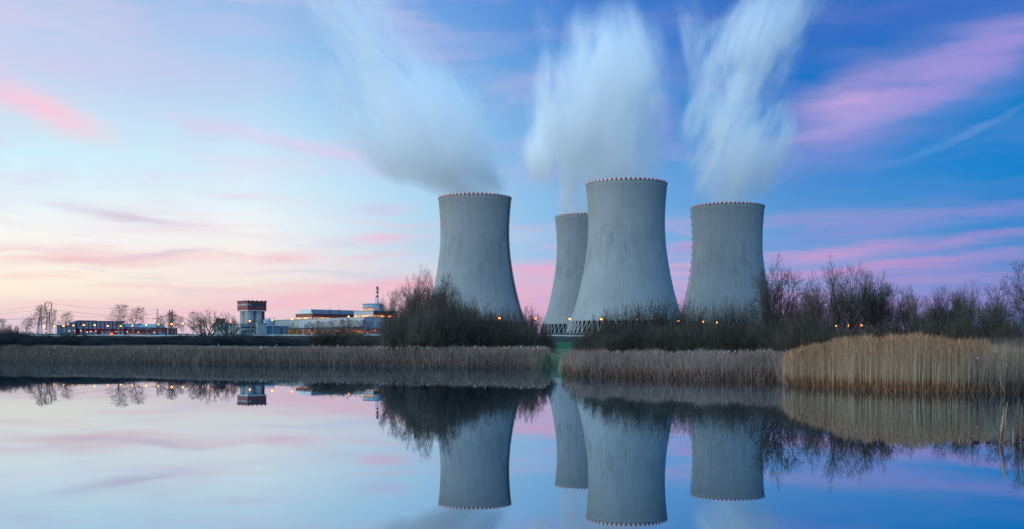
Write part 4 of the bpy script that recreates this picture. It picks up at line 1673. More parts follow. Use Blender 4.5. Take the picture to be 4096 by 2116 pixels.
def make_proto(key, seed, spec, thick_levels, twig_mat, wood_mat, rmin=0.0, buds=0.0, bud_size=0.06, topq=0.992):
    rng = random.Random(seed)
    segs, tips = grow(rng, spec)
    a = np.asarray(segs, float)
    lv = a[:, 8].astype(int)
    wood = a[lv < thick_levels][:, :8]
    twig = a[lv >= thick_levels][:, :8].copy()
    twig[:, 6] = np.maximum(twig[:, 6], rmin)
    twig[:, 7] = np.maximum(twig[:, 7], rmin * 0.6)
    v, f = seg_mesh('trunk', wood, 6)
    tme = np_mesh('trunk', v, f, smooth=True)
    v, f = seg_mesh('crown', twig, 3)
    mi = np.zeros(len(f), np.int32)
    if buds > 0:
        nr = np.random.default_rng(seed)
        tp = np.array([tuple(t) for t in tips])
        tp = tp[nr.random(len(tp)) < buds]
        k = len(tp)
        rep = 2
        c = np.repeat(tp, rep, 0) + nr.normal(0, bud_size * 1.2, (k * rep, 3))
        e1 = nr.normal(0, 1, (k * rep, 3))
        e1 /= np.linalg.norm(e1, axis=1, keepdims=True)
        e2 = np.cross(e1, nr.normal(0, 1, (k * rep, 3)))
        e2 /= np.maximum(np.linalg.norm(e2, axis=1, keepdims=True), 1e-6)
        s = bud_size * (0.6 + 0.8 * nr.random((k * rep, 1)))
        q = np.stack([c - e1 * s, c - e2 * s * 0.5, c + e1 * s, c + e2 * s * 0.5], 1).reshape(-1, 3)
        qf = np.arange(len(q)).reshape(-1, 4) + len(v)
        v = np.concatenate([v, q])
        f = np.concatenate([f, qf])
        mi = np.concatenate([mi, np.ones(len(qf), np.int32)])
    cme = np_mesh('crown', v, f, mi)
    tme.materials.append(M[wood_mat])
    cme.materials.append(M[twig_mat])
    cme.materials.append(M['bud'])
    z = np.concatenate([a[:, 2], a[:, 5]])
    h = float(np.quantile(z, topq))
    x = np.concatenate([a[:, 0], a[:, 3]])
    wd = float(np.quantile(np.abs(x), 0.985))
    PROTO[key] = (tme, cme, h, wd)


def L(n, ln, ang, r, up=0.0, jit=0.1, seg=3, start=0.2, shrink=0.45, taper=0.35, **kw):
    return dict(n=n, len=ln, ang=ang, r=r, up=up, jit=jit, seg=seg, start=start, shrink=shrink, taper=taper, **kw)


for i in range(3):
    make_proto('scrub%d' % i, 100 + i, [
        L(26, 3.5, 1.30, 0.07, 0.06, 0.09, 5, 0.15, 0.0, spread=1.3, tiltcut=0.14, vary0=0.08),
        L(11, 1.9, 0.80, 0.03, 0.08, 0.10, 3, 0.15, 0.1, vary=0.2),
        L(7, 1.0, 0.75, 0.014, 0.10, 0.12, 2, 0.1, 0.2, vary=0.25),
        L(4, 0.5, 0.5, 0.009, 0.16, 0.1, 1)], 1, 'twig', 'bark', 0.012, 0.35, 0.045, 0.975)
for i in range(2):
    make_proto('open%d' % i, 150 + i, [
        L(22, 3.5, 1.25, 0.07, 0.06, 0.09, 5, 0.2, 0.0, spread=1.3, tiltcut=0.14, vary0=0.10),
        L(10, 1.9, 0.80, 0.03, 0.08, 0.10, 3, 0.2, 0.1, vary=0.25),
        L(5, 1.0, 0.75, 0.014, 0.10, 0.12, 2, 0.1, 0.2, vary=0.3),
        L(3, 0.5, 0.5, 0.009, 0.16, 0.1, 1)], 1, 'twig', 'bark', 0.011, 0.3, 0.045, 0.98)
for i in range(2):
    make_proto('alder%d' % i, 200 + i, [
        L(5, 9.2, 0.34, 0.11, 0.05, 0.05, 9, 0.18, 0.55, 0.15, spread=0.6),
        L(17, 2.7, 0.72, 0.035, 0.16, 0.12, 4, 0.15, 0.45),
        L(8, 1.2, 0.66, 0.014, 0.14, 0.12, 2, 0.1, 0.4),
        L(4, 0.5, 0.6, 0.009, 0.1, 0.1, 1)], 1, 'twig', 'bark', 0.013, 0.5, 0.06, 0.985)
for i in range(3):
    make_proto('round%d' % i, 300 + i, [
        L(1, 3.6, 0.3, 0.17, 0.05, 0.05, 5, 0.45, 0.0, 0.7),
        L(8, 5.2, 0.66, 0.08, 0.09, 0.05, 7, 0.22, 0.2, 0.3),
        L(12, 2.4, 0.72, 0.032, 0.05, 0.10, 4, 0.12, 0.25),
        L(10, 1.15, 0.7, 0.014, 0.05, 0.12, 2, 0.12, 0.25),
        L(4, 0.5, 0.6, 0.009, 0.06, 0.1, 1)], 2, 'twig', 'bark', 0.0115, 0.22, 0.05, 0.98)
for i in range(2):
    make_proto('birch%d' % i, 400 + i, [
        L(1, 11.0, 0.12, 0.15, 0.03, 0.03, 10, 0.30, 0.74, 0.12),
        L(30, 4.3, 0.80, 0.04, 0.10, 0.07, 4, 0.2, 0.35, vary=0.2),
        L(7, 1.15, 0.6, 0.018, -0.05, 0.12, 3, 0.2, 0.4),
        L(5, 0.65, 0.5, 0.014, -0.2, 0.1, 2)], 1, 'birch_twig', 'birch_bark', 0.017)
make_proto('spread0', 500, [
    L(6, 3.4, 0.75, 0.24, 0.02, 0.08, 5, 0.35, 0.1, 0.6, spread=0.5),
    L(4, 4.0, 0.62, 0.12, 0.10, 0.14, 5, 0.3, 0.3),
    L(5, 2.2, 0.7, 0.05, 0.10, 0.16, 4, 0.3, 0.3),
    L(5, 1.1, 0.65, 0.024, 0.12, 0.14, 2, 0.1, 0.3),
    L(3, 0.6, 0.5, 0.016, 0.1, 0.1, 1)], 2, 'twig', 'bark', 0.016)
make_proto('olive0', 600, [
    L(14, 4.2, 1.0, 0.07, 0.08, 0.10, 5, 0.12, 0.35, spread=1.0, tiltcut=0.2),
    L(8, 2.0, 0.75, 0.03, 0.05, 0.12, 3, 0.15, 0.4),
    L(5, 1.2, 0.65, 0.02, -0.05, 0.12, 2),
    L(3, 0.6, 0.5, 0.016, -0.1, 0.1, 1)], 1, 'olive_twig', 'bark', 0.015)
# the same scrub for the hedge, blue distance haze put into its twig colour
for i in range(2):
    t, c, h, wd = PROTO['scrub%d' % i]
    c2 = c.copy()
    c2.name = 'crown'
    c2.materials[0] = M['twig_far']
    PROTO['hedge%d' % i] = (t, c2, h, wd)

TREE_RNG = random.Random(77)


def plant(key, px, d, top, name, label, cat, group, halfpx=None, lean=0.0, crown_mat=None):
    tme, cme, h, wd = PROTO[key]
    x = PX(px, d)
    gz = float(ground_z(x, d))
    want = PZ(top, d) - gz
    s = want / h
    sx = s if halfpx is None else (halfpx / F * d) / wd
    root = empty(name, (x, d, gz), TREE_RNG.random() * 6.28, label, cat, group)
    root.scale = (sx, sx, s)
    for nm, me in (('trunk', tme), ('crown', cme)):
        o = bpy.data.objects.new(nm, me)
        COL.objects.link(o)
        o.parent = root
    return root


def nth(k):
    return ORD[k] if k < len(ORD) else None


# hedge behind the reeds on the left
HEDGE = [(-14, 327.5), (8, 329.5), (25, 333), (45, 335.2), (70, 334.2), (105, 336.8), (165, 337.2), (180, 336), (210, 335.4), (240, 333.8), (255, 335), (275, 337),
         (300, 338.2), (370, 337.4), (400, 334)]
hx = [p[0] for p in HEDGE]
hy = [p[1] for p in HEDGE]
rows = []
for k in range(21):
    px = -12 + k * 19.6
    rows.append((px, 252 + 8 * math.sin(k * 1.7), float(np.interp(px, hx, hy)) + TREE_RNG.uniform(-0.6, 0.8), 15 + TREE_RNG.uniform(-1, 3)))
for k, (px, d, top, hp) in enumerate(rows):
    lab = '%s shrub from the left, back row of the hedge behind left reeds' % (nth(k) or 'last')
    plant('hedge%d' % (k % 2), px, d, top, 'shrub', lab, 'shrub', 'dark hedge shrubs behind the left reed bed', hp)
for k in range(20):
    px = -4 + k * 20.3
    lab = '%s low shrub from the left, front row of the hedge behind left reeds' % (nth(k) or 'last')
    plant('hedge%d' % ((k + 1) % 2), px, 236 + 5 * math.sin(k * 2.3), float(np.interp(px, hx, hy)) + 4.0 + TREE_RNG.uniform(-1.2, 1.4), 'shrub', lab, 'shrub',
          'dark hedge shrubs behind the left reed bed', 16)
plant('scrub2', 338, 215, 329.5, 'shrub', 'wide domed brown shrub before the white hall, left of the big thicket', 'shrub', None, 36)
plant('scrub0', 366, 205, 336.0, 'shrub', 'low brown shrub between the domed shrub and the big thicket', 'shrub', None, 20)

# the big thicket before the lone tower
THICK = [
    ('round0', 408, 186, 286, 15), ('round1', 423, 187, 278, 15), ('round2', 436, 184, 274.5, 16), ('round2', 394, 188, 294, 14), ('round0', 447, 187, 285, 12), ('alder1', 417, 183, 283, 11),
    ('scrub0', 394, 180, 317, 17), ('scrub1', 412, 176, 309, 20), ('scrub2', 432, 173, 303.5, 23), ('scrub0', 452, 174, 303, 20), ('scrub1', 470, 176, 308, 18),
    ('scrub2', 400, 168, 322, 20), ('scrub0', 424, 166, 314, 22), ('scrub1', 448, 165, 311, 22), ('scrub2', 471, 167, 316, 18),
    ('alder1', 489, 180, 307, 9), ('alder0', 503, 181, 309, 10), ('open0', 492, 176, 313, 15), ('open0', 510, 178, 313, 15), ('alder0', 531, 179, 308.5, 10), ('open0', 528, 176, 314, 15),
    ('alder1', 545, 180, 319, 8), ('scrub0', 486, 168, 328, 16), ('scrub1', 506, 167, 329, 16), ('scrub2', 526, 168, 330, 16), ('scrub0', 544, 170, 335, 13), ('alder0', 519, 181, 312, 8),
]
cnt = {}
for (key, px, d, top, hp) in sorted(THICK, key=lambda r: r[1]):
    kind = 'bushy' if key[:4] in ('scru', 'open') else 'tall'
    row = 'front' if d < 171 else 'back'
    i = cnt.get((kind, row), 0)
    cnt[(kind, row)] = i + 1
    if kind == 'tall':
        plant(key, px, d, top, 'bare_tree', '%s upright bare tree from the left in the thicket before the lone tower' % nth(i), 'bare tree', 'bare trees of the big thicket', hp)
    else:
        plant(key, px, d, top, 'shrub', '%s shrub from the left, %s row of thicket before the lone tower' % (nth(i), row), 'shrub', 'shrubs of the big thicket', hp)

# the thicket before the nearest tower and the laddered tower
MID = [
    ('alder0', 592, 152, 316, 8), ('alder1', 606, 152, 312, 8),
    ('open1', 583, 138, 333, 13), ('open0', 598, 140, 325, 15), ('open1', 613, 142, 314, 16), ('open0', 630, 142, 309, 18), ('open1', 649, 144, 305, 20), ('open1', 669, 144, 303.5, 21),
    ('open0', 688, 143, 305, 18), ('open0', 704, 142, 311, 14), ('scrub2', 588, 130, 348, 15), ('scrub0', 608, 130, 337, 17), ('scrub1', 632, 131, 329, 20), ('scrub2', 658, 131, 329, 22),
    ('scrub0', 684, 131, 329, 20), ('open0', 720, 141, 308, 15), ('open0', 736, 142, 304, 17), ('open1', 753, 141, 305.5, 16), ('open1', 769, 140, 312, 14), ('scrub2', 708, 131, 330, 17),
    ('scrub0', 733, 130, 329, 20), ('scrub1', 758, 130, 329, 20),
]
cnt = {}
for (key, px, d, top, hp) in sorted(MID, key=lambda r: r[1]):
    if key.startswith('alder'):
        i = cnt.get('t', 0)
        cnt['t'] = i + 1
        plant(key, px, d, top, 'bare_tree', '%s thin bare sapling from the left over legs of nearest tower' % nth(i), 'bare tree', 'saplings before the nearest tower', hp)
        continue
    row = 'front' if d < 135 else 'back'
    i = cnt.get(row, 0)
    cnt[row] = i + 1
    plant(key, px, d, top, 'shrub', '%s shrub from the left, %s row of thicket before the nearest tower' % (nth(i), row), 'shrub', 'shrubs before the nearest tower', hp)

RIGHT = [
    ('round0', 779, 122, 269, 25, 'open bare tree standing before the right flank of the laddered tower'),
    ('round1', 826, 118, 272.5, 24, 'tall bare tree with a forked trunk at the left end of the right thicket'),
    ('round2', 842, 120, 271, 22, 'tallest upright bare tree of the right thicket, beside the forked tree'),
    ('round2', 855, 122, 275, 20, 'broad bare tree just right of the tallest one in the right thicket'),
    ('round1', 869, 122, 277, 20, 'upright bare tree at the middle of the right thicket dome'),
    ('round0', 883, 122, 283, 18, 'round bare tree where the right thicket begins to slope down'),
    ('round2', 896, 123, 288, 16, 'upright bare tree on the falling slope of the right thicket'),
    ('round0', 907, 124, 296, 13, 'last small upright tree at the low end of the right thicket dome'),
    ('round1', 918, 115, 298, 13, 'small thin bare tree right of the thicket dome, over the golden reeds'),
    ('round2', 941, 116, 291, 16, 'bare tree with bushy top over the middle of the golden reeds'),
    ('round2', 929, 117, 299, 12, 'slim low bare tree left of the bushy topped tree'),
    ('round0', 965, 114, 290, 15, 'bare tree with upright fine twigs left of the spreading right tree'),
    ('round1', 991, 106, 288, 30, 'wide spreading bare tree near the right edge'),
    ('round2', 1036, 106, 267, 26, 'tall bare tree at the right edge reaching in with one branch'),
]
for (px, d, top, hp, k, lab) in (
    (846, 127, 319.5, 26, 0, 'low willow mound under the middle of the right thicket'),
    (882, 127, 319.5, 24, 1, 'low willow mound under the right slope of the right thicket'),
    (805, 130, 293, 22, 1, 'domed willow at the left slope of the right thicket'),
    (951, 121, 300, 26, 0, 'low domed willow behind the bushy topped tree'),
    (1000, 114, 303, 24, 1, 'low domed willow under the spreading tree near the right edge'),
):
    plant('open%d' % k, px, d, top, 'willow_bush', lab, 'willow bush', 'domed willows on the right bank', hp)
for (key, px, d, top, hp, lab) in RIGHT:
    plant(key, px, d, top, 'bare_tree', lab, 'bare tree', 'bare trees on the right bank', hp)
RSCRUB = [
    (776, 131, 311, 15), (792, 129, 304, 17), (806, 127, 301, 17), (822, 128, 309, 16), (800, 118, 320, 18), (824, 116, 324, 18), (786, 120, 322, 15),
    (846, 113, 331, 18), (868, 112, 329, 18), (890, 112, 326, 18), (912, 111, 326, 19), (936, 109, 324, 19), (960, 107, 325, 19), (984, 105, 328, 19), (1008, 103, 322, 19), (1032, 101, 318, 19),
]
cnt = {}
for k, (px, d, top, hp) in enumerate(sorted(RSCRUB)):
    row = 'front' if d < 115 else 'back'
    i = cnt.get(row, 0)
    cnt[row] = i + 1
    plant('open%d' % (k % 2) if row == 'back' else 'scrub%d' % (k % 3), px, d, top, 'shrub', '%s dark shrub from the left, %s row under the right bank trees' % (nth(i), row), 'shrub', 'dark shrubs on the right bank', hp)

# trees beyond the road on the left
FARB = [
    ('birch0', 0.5, 430, 318.5, 6, 'birch cut by the left edge of the view'),
    ('birch1', 9.0, 470, 324.5, 3, 'tiny birch between the first lamps at far left'),
    ('birch0', 16.0, 470, 326.0, 3, 'smallest thin birch at far left, beside a low lamp'),
    ('birch1', 27.4, 420, 318.0, 8, 'small round birch left of the tallest one'),
    ('birch0', 37.6, 415, 305.0, 11, 'tallest birch on the left, a pylon standing in its crown'),
    ('birch1', 52.6, 425, 310.0, 6, 'slim birch just right of the horned pylon'),
    ('birch0', 64.6, 425, 312.0, 8, 'lone birch before the grey striped wing'),
    ('birch1', 119.0, 415, 304.5, 12, 'taller bare tree of two before the panelled hall'),
    ('birch0', 133.4, 415, 307.0, 11, 'shorter bare tree of two, before the blue roof'),
    ('birch1', 161.4, 430, 315.5, 5, 'thin birch right of the single spire pylon'),
    ('birch0', 168.0, 425, 311.0, 8, 'birch in front of the portal pylon'),
    ('birch1', 176.0, 430, 314.5, 6, 'birch touching the right spike of the portal pylon'),
    ('birch0', 181.5, 435, 316.5, 5, 'faint birch at the end of the dark red wing'),
    ('birch1', 192.4, 425, 311.5, 8, 'upright birch left of the spreading tree'),
    ('spread0', 207.0, 350, 310.5, 17, 'spreading bare tree with many crooked limbs left of the silos'),
    ('spread0', 228.0, 350, 313.0, 13, 'crooked bare tree leaning towards the silos'),
    ('olive0', 294.0, 420, 323.5, 11, 'yellowish green willow before the white hall'),
    ('birch1', 252.0, 430, 321.5, 6, 'dark bare tree before the works building at the foot of the silos'),
]
for (key, px, d, top, hp, lab) in FARB:
    nm = 'birch_tree' if key.startswith('birch') else ('willow_tree' if key.startswith('olive') else 'bare_tree')
    plant(key, px, d, top, nm, lab, nm.replace('_', ' '), 'trees beyond the road on the left', hp)
ROW = [(306, 324), (310.7, 322), (314.5, 323), (316.8, 320.5), (320.8, 321), (325, 321.5), (330, 320.5), (335, 320), (339.5, 319.5), (344, 319), (348, 318.5), (352, 320), (356.7, 319.5), (361.9, 320),
       (364.9, 319.5), (371, 321), (378, 321), (385, 318)]
for k, (px, top) in enumerate(ROW):
    plant('birch%d' % (k % 2), px, 415 + 6 * math.sin(k * 1.9), top, 'birch_tree', '%s birch from the left in the row before the white hall' % nth(k), 'birch tree',
          'row of birches before the white hall', 4.2 if k < 6 else 5.5)


# ------------------------------------------------------------------ reeds
def reed_mat(name, low, high, tip=None, zlo=0.0, zhi=2.0, var=0.35):
    m, n = new_mat(name)
    g = n.n.new('ShaderNodeNewGeometry')
    rnd = g.outputs['Random Per Island']
    z = n.sep(g.outputs['Position'])[2]
    pos = g.outputs['Position']
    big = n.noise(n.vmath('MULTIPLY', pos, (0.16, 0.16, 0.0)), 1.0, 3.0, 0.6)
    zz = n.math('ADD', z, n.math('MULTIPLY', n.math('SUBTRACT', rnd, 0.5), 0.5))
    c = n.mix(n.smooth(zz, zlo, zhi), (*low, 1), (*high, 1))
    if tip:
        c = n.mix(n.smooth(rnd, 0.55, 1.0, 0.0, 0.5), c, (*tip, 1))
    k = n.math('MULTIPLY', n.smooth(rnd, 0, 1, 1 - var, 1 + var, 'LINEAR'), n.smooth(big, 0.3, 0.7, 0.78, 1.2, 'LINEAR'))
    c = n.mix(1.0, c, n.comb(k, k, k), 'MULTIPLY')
    finish(n, principled(n, c, 0.85, 0.15))
    return m


def blades(rs, x, y, z, h, lean, width, bend, nseg=3):
    """ribbons standing at x, y, z; returns vertices and faces"""
    n = len(x)
    az = rs.random(n) * 2 * PI
    la = rs.random(n) * 2 * PI
    lx, ly = np.cos(la), np.sin(la)
    vs = []
    for k in range(nseg + 1):
        t = k / nseg
        out = h * (lean * t + bend * t * t)
        up = h * t * np.sqrt(np.maximum(1 - np.minimum(lean + bend * t, 0.97) ** 2, 0.02))
        w = width * (1 - 0.75 * t)
        cx = x + lx * out
        cy = y + ly * out
        cz = z + up
        for s in (-0.5, 0.5):
            vs.append(np.stack([cx + np.cos(az) * w * s, cy + np.sin(az) * w * s, cz], 1))
    v = np.stack(vs, 1).reshape(-1, 3)
    q = np.array([[2 * k, 2 * k + 1, 2 * k + 3, 2 * k + 2] for k in range(nseg)])
    f = (q[None] + (np.arange(n) * 2 * (nseg + 1))[:, None, None]).reshape(-1, 4)
    tips = v.reshape(n, -1, 3)[:, -2:].mean(1)
    return v, f, tips


def spindles(rs, c, length, rad, sides=5):
    """cattail heads"""
    n = len(c)
    ang = np.arange(sides) * 2 * PI / sides
    rings = [(-0.5, 0.25), (-0.3, 1.0), (0.3, 0.9), (0.5, 0.15)]
    vs = []
    tx, ty = rs.normal(0, 0.12, n), rs.normal(0, 0.12, n)
    for (t, r) in rings:
        for a in ang:
            vs.append(np.stack([c[:, 0] + rad * r * math.cos(a) + tx * length * t, c[:, 1] + rad * r * math.sin(a) + ty * length * t, c[:, 2] + length * t], 1))
    v = np.stack(vs, 1).reshape(-1, 3)
    q = []
    for i in range(len(rings) - 1):
        for k in range(sides):
            q.append([i * sides + k, i * sides + (k + 1) % sides, (i + 1) * sides + (k + 1) % sides, (i + 1) * sides + k])
    f = (np.array(q)[None] + (np.arange(n) * len(rings) * sides)[:, None, None]).reshape(-1, 4)
    return v, f


def bed(name, label, parts, mats):
    """parts: list of (v, f, material slot)"""
    V, Fc, Mi = [], [], []
    o = 0
    for v, f, m in parts:
        V.append(v)
        Fc.append(f + o)
        Mi.append(np.full(len(f), m, np.int32))
        o += len(v)
    me = np_mesh(name, np.concatenate(V), np.concatenate(Fc), np.concatenate(Mi))
    ob = link_mesh(name, me, mats)
    tag(ob, label, 'reeds', kind='stuff')
    return ob


def scatter(rs, n, p0, p1, d0, d1, power=1.6):
    """n points between picture columns p0 and p1, d0 to d1 metres behind the water's edge"""
    px = rs.uniform(p0, p1, n)
    u = (px - 512) / F
    d = shore(u) + d0 + (d1 - d0) * rs.random(n) ** power
    return px, u * d, d


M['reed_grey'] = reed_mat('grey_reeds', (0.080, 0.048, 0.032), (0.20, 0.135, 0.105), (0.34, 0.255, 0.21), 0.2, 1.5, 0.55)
M['reed_mauve'] = reed_mat('mauve_reeds', (0.10, 0.042, 0.020), (0.235, 0.155, 0.125), (0.38, 0.285, 0.24), 0.25, 1.2, 0.55)  # foot colour is rust, with shade between the stems put in
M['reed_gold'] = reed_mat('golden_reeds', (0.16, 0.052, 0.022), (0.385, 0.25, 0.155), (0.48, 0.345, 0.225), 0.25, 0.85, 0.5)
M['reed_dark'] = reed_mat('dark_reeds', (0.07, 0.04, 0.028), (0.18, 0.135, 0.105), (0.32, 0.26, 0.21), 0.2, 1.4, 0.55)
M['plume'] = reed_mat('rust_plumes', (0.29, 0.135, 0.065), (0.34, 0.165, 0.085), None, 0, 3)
M['cattail'] = reed_mat('pale_cattail_down', (0.34, 0.29, 0.26), (0.42, 0.37, 0.33), None, 0, 3, 0.3)


def ragged(px, seed, amp=0.10):
    k = np.random.default_rng(seed)
    out = np.zeros_like(px)
    for wl, a in ((61.0, 1.0), (23.0, 0.8), (9.0, 0.7), (4.1, 0.5)):
        out += a * np.sin(px * 2 * PI / (wl * (1 + 0.1 * k.random())) + k.random() * 6.28 + 1.3 * np.sin(px / (wl * 1.7)))
    return 1 + amp * out / 1.7


def left_bed():
    rs = np.random.default_rng(11)
    px, x, d = scatter(rs, 76000, -60, 551, -1.0, 34.0, 1.15)
    back = d - shore((px - 512) / F)
    h = 2.15 * rs.uniform(0.72, 1.12, len(x))
    # on the far left the front of the bed is low and drowned
    f = np.clip((200 - px) / 150, 0, 1)
    h *= 1 - f * np.clip(1 - back / 22.0, 0, 1) * 0.65
    h *= 0.62 + 0.38 * np.clip(back / 5.0, 0, 1)
    h *= ragged(px, 5, 0.16)
    z = np.maximum(ground_z(x, d), -0.15)
    h = np.minimum(h, np.maximum(2.60 + 1.2 / F * d + rs.normal(0, 0.16, len(x)) - z, 0.5) * ragged(px, 6, 0.12))
    v, fc, tips = blades(rs, x, d, z, h, np.abs(rs.normal(0, 0.16, len(x))), rs.uniform(0.018, 0.036, len(x)), np.abs(rs.normal(0, 0.22, len(x))))
    parts = [(v, fc, 0)]
    # bent and broken leaves at the water
    px, x, d = scatter(rs, 5000, -60, 551, -2.0, 3.0, 1.0)
    v, fc, _ = blades(rs, x, d, np.full(len(x), -0.05), rs.uniform(0.5, 1.3, len(x)), rs.uniform(0.2, 0.8, len(x)), rs.uniform(0.02, 0.035, len(x)), rs.uniform(0, 0.5, len(x)))
    parts.append((v, fc, 0))
    # cattails, thickest before the big thicket
    px = np.concatenate([rs.uniform(375, 549, 330), rs.uniform(200, 400, 150), rs.uniform(-40, 230, 110)])
    u = (px - 512) / F
    d = shore(u) + rs.uniform(3, 26, len(px))
    x = u * d
    z = np.maximum(ground_z(x, d), -0.1)
    top = np.where(px > 375, 2.55, 2.5) + rs.normal(0.0, 0.13, len(px)) + np.where(px < 375, 0.12 + 1.0 / F * d, 0.08)
    h = top - z
    v, fc, tips = blades(rs, x, d, z, h, np.abs(rs.normal(0, 0.05, len(x))), np.full(len(x), 0.03), np.zeros(len(x)))
    parts.append((v, fc, 0))
    v, fc = spindles(rs, tips, 0.34 * rs.uniform(0.7, 1.1, len(tips)), 0.062 * rs.uniform(0.7, 1.3, len(tips)))
    parts.append((v, fc, 1))
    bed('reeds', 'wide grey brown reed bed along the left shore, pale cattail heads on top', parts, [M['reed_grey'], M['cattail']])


def mid_bed():
    rs = np.random.default_rng(12)
    px, x, d = scatter(rs, 30000, 562, 792, 0.4, 20.0, 0.85)
    edge = np.clip((px - 560) / 16.0, 0.35, 1)
    back = d - shore((px - 512) / F)
    h = (2.0 + 0.15 * np.sin(px * 0.09)) * rs.uniform(0.7, 1.15, len(x)) * edge * ragged(px, 7, 0.10)
    z = np.maximum(ground_z(x, d), -0.2)
    h = np.minimum(h, (2.12 + rs.normal(0, 0.17, len(x))) * ragged(px, 8, 0.11) - z * 0.9)
    v, fc, tips = blades(rs, x, d, z, h, np.abs(rs.normal(0, 0.22, len(x))), rs.uniform(0.014, 0.028, len(x)), np.abs(rs.normal(0, 0.38, len(x))))
    parts = [(v, fc, 0)]
    px, x, d = scatter(rs, 2600, 556, 790, -1.0, 1.6, 1.0)
    v, fc, _ = blades(rs, x, d, np.full(len(x), -0.06), rs.uniform(0.4, 1.5, len(x)), rs.uniform(0.0, 0.75, len(x)), rs.uniform(0.018, 0.032, len(x)), rs.uniform(0, 0.4, len(x)))
    parts.append((v, fc, 0))
    px = rs.uniform(600, 790, 260)
    u = (px - 512) / F
    d = shore(u) + rs.uniform(8, 22, len(px))
    x = u * d
    z = ground_z(x, d)
    top = 2.15 + rs.normal(0, 0.12, len(px))
    v, fc, tips = blades(rs, x, d, z, top - z, np.abs(rs.normal(0, 0.05, len(x))), np.full(len(x), 0.022), np.zeros(len(x)))
    parts.append((v, fc, 0))
    v, fc = spindles(rs, tips, 0.20 * rs.uniform(0.7, 1.1, len(tips)), 0.04 * rs.uniform(0.7, 1.3, len(tips)))
    parts.append((v, fc, 1))
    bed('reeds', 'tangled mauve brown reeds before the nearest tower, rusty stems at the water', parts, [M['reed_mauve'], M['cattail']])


def gold_bed():
    rs = np.random.default_rng(13)
    px, x, d = scatter(rs, 44000, 783, 1045, 0.0, 13.0, 1.0)
    tops = np.interp(px, [780, 790, 800, 820, 850, 885, 920, 950, 980, 1012], [362, 355, 350, 346, 341.5, 339.5, 340, 342.5, 345.5, 348])
    ds = shore((px - 512) / F)
    ht = CH + (HY - tops) / F * (ds + 5.0)
    z = np.maximum(ground_z(x, d), -0.2)
    thin = rs.random(len(x)) > np.clip((px - 960) / 110, 0, 0.8)
    h = np.maximum((ht - z) * np.minimum((1.05 - 0.42 * rs.random(len(x)) ** 1.6) + np.abs(rs.normal(0, 0.02, len(x))), 1.10) * ragged(px, 9, 0.045), 0.4)
    x, d, z, h, px = x[thin], d[thin], z[thin], h[thin], px[thin]
    v, fc, tips = blades(rs, x, d, z, h, np.abs(rs.normal(0, 0.035, len(x))), rs.uniform(0.010, 0.018, len(x)), np.abs(rs.normal(0, 0.04, len(x))))
    parts = [(v, fc, 0)]
    # plumes on the taller stalks
    pick = (rs.random(len(tips)) < 0.5) & (px < 985)
    t = tips[pick]
    v, fc, _ = blades(rs, t[:, 0], t[:, 1], t[:, 2] - 0.22, rs.uniform(0.25, 0.55, len(t)), np.abs(rs.normal(0, 0.2, len(t))), rs.uniform(0.022, 0.05, len(t)), rs.uniform(0.0, 0.5, len(t)), 2)
    parts.append((v, fc, 1))
    # rusty low leaves at the foot
    px, x, d = scatter(rs, 9000, 780, 1005, -0.5, 2.5, 1.0)
    v, fc, _ = blades(rs, x, d, np.full(len(x), -0.05), rs.uniform(0.25, 0.75, len(x)), np.abs(rs.normal(0, 0.3, len(x))), rs.uniform(0.012, 0.022, len(x)), np.abs(rs.normal(0, 0.5, len(x))))
    parts.append((v, fc, 0))
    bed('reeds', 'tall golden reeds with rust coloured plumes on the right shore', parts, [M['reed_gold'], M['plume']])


def edge_bed():
    rs = np.random.default_rng(14)
    px, x, d = scatter(rs, 7000, 968, 1075, -0.5, 16.0, 1.2)
    z = np.maximum(ground_z(x, d), -0.2)
    h = 2.55 * rs.uniform(0.6, 1.1, len(x))
    v, fc, _ = blades(rs, x, d, z, h, np.abs(rs.normal(0, 0.10, len(x))), rs.uniform(0.014, 0.026, len(x)), np.abs(rs.normal(0, 0.15, len(x))))
    parts = [(v, fc, 0)]
    px, x, d = scatter(rs, 700, 960, 1075, -1.0, 1.5, 1.0)
    v, fc, _ = blades(rs, x, d, np.full(len(x), -0.05), rs.uniform(0.4, 1.4, len(x)), rs.uniform(0.0, 0.8, len(x)), rs.uniform(0.018, 0.03, len(x)), rs.uniform(0, 0.3, len(x)))
    parts.append((v, fc, 0))
    px = rs.uniform(955, 1070, 60)
    u = (px - 512) / F
    d = shore(u) + rs.uniform(-0.2, 4, len(px))
    x = u * d
    z = np.maximum(ground_z(x, d), -0.15)
    v, fc, tips = blades(rs, x, d, z, rs.uniform(1.5, 2.3, len(px)), np.abs(rs.normal(0, 0.06, len(x))), np.full(len(x), 0.022), np.zeros(len(x)))
    parts.append((v, fc, 0))
    v, fc = spindles(rs, tips, 0.16 * rs.uniform(0.7, 1.2, len(tips)), 0.045 * rs.uniform(0.7, 1.3, len(tips)))
    parts.append((v, fc, 1))
    bed('reeds', 'dark grey cattails at the right edge of the shore, with woolly pale heads', parts, [M['reed_dark'], M['cattail']])


left_bed()
mid_bed()
gold_bed()
edge_bed()


# ------------------------------------------------------------------ reed stems standing out in the water at the right edge
def stem_clump(name, label, stems, mat):
    mb = MB()
    for pts, r in stems:
        n = len(pts)
        mb.tube(pts, [r * (1 - 0.5 * k / (n - 1)) for k in range(n)], 5)
    tag(mb.build(name, mat, None, True), label, 'reed clump', 'broken reed clumps out in the water')


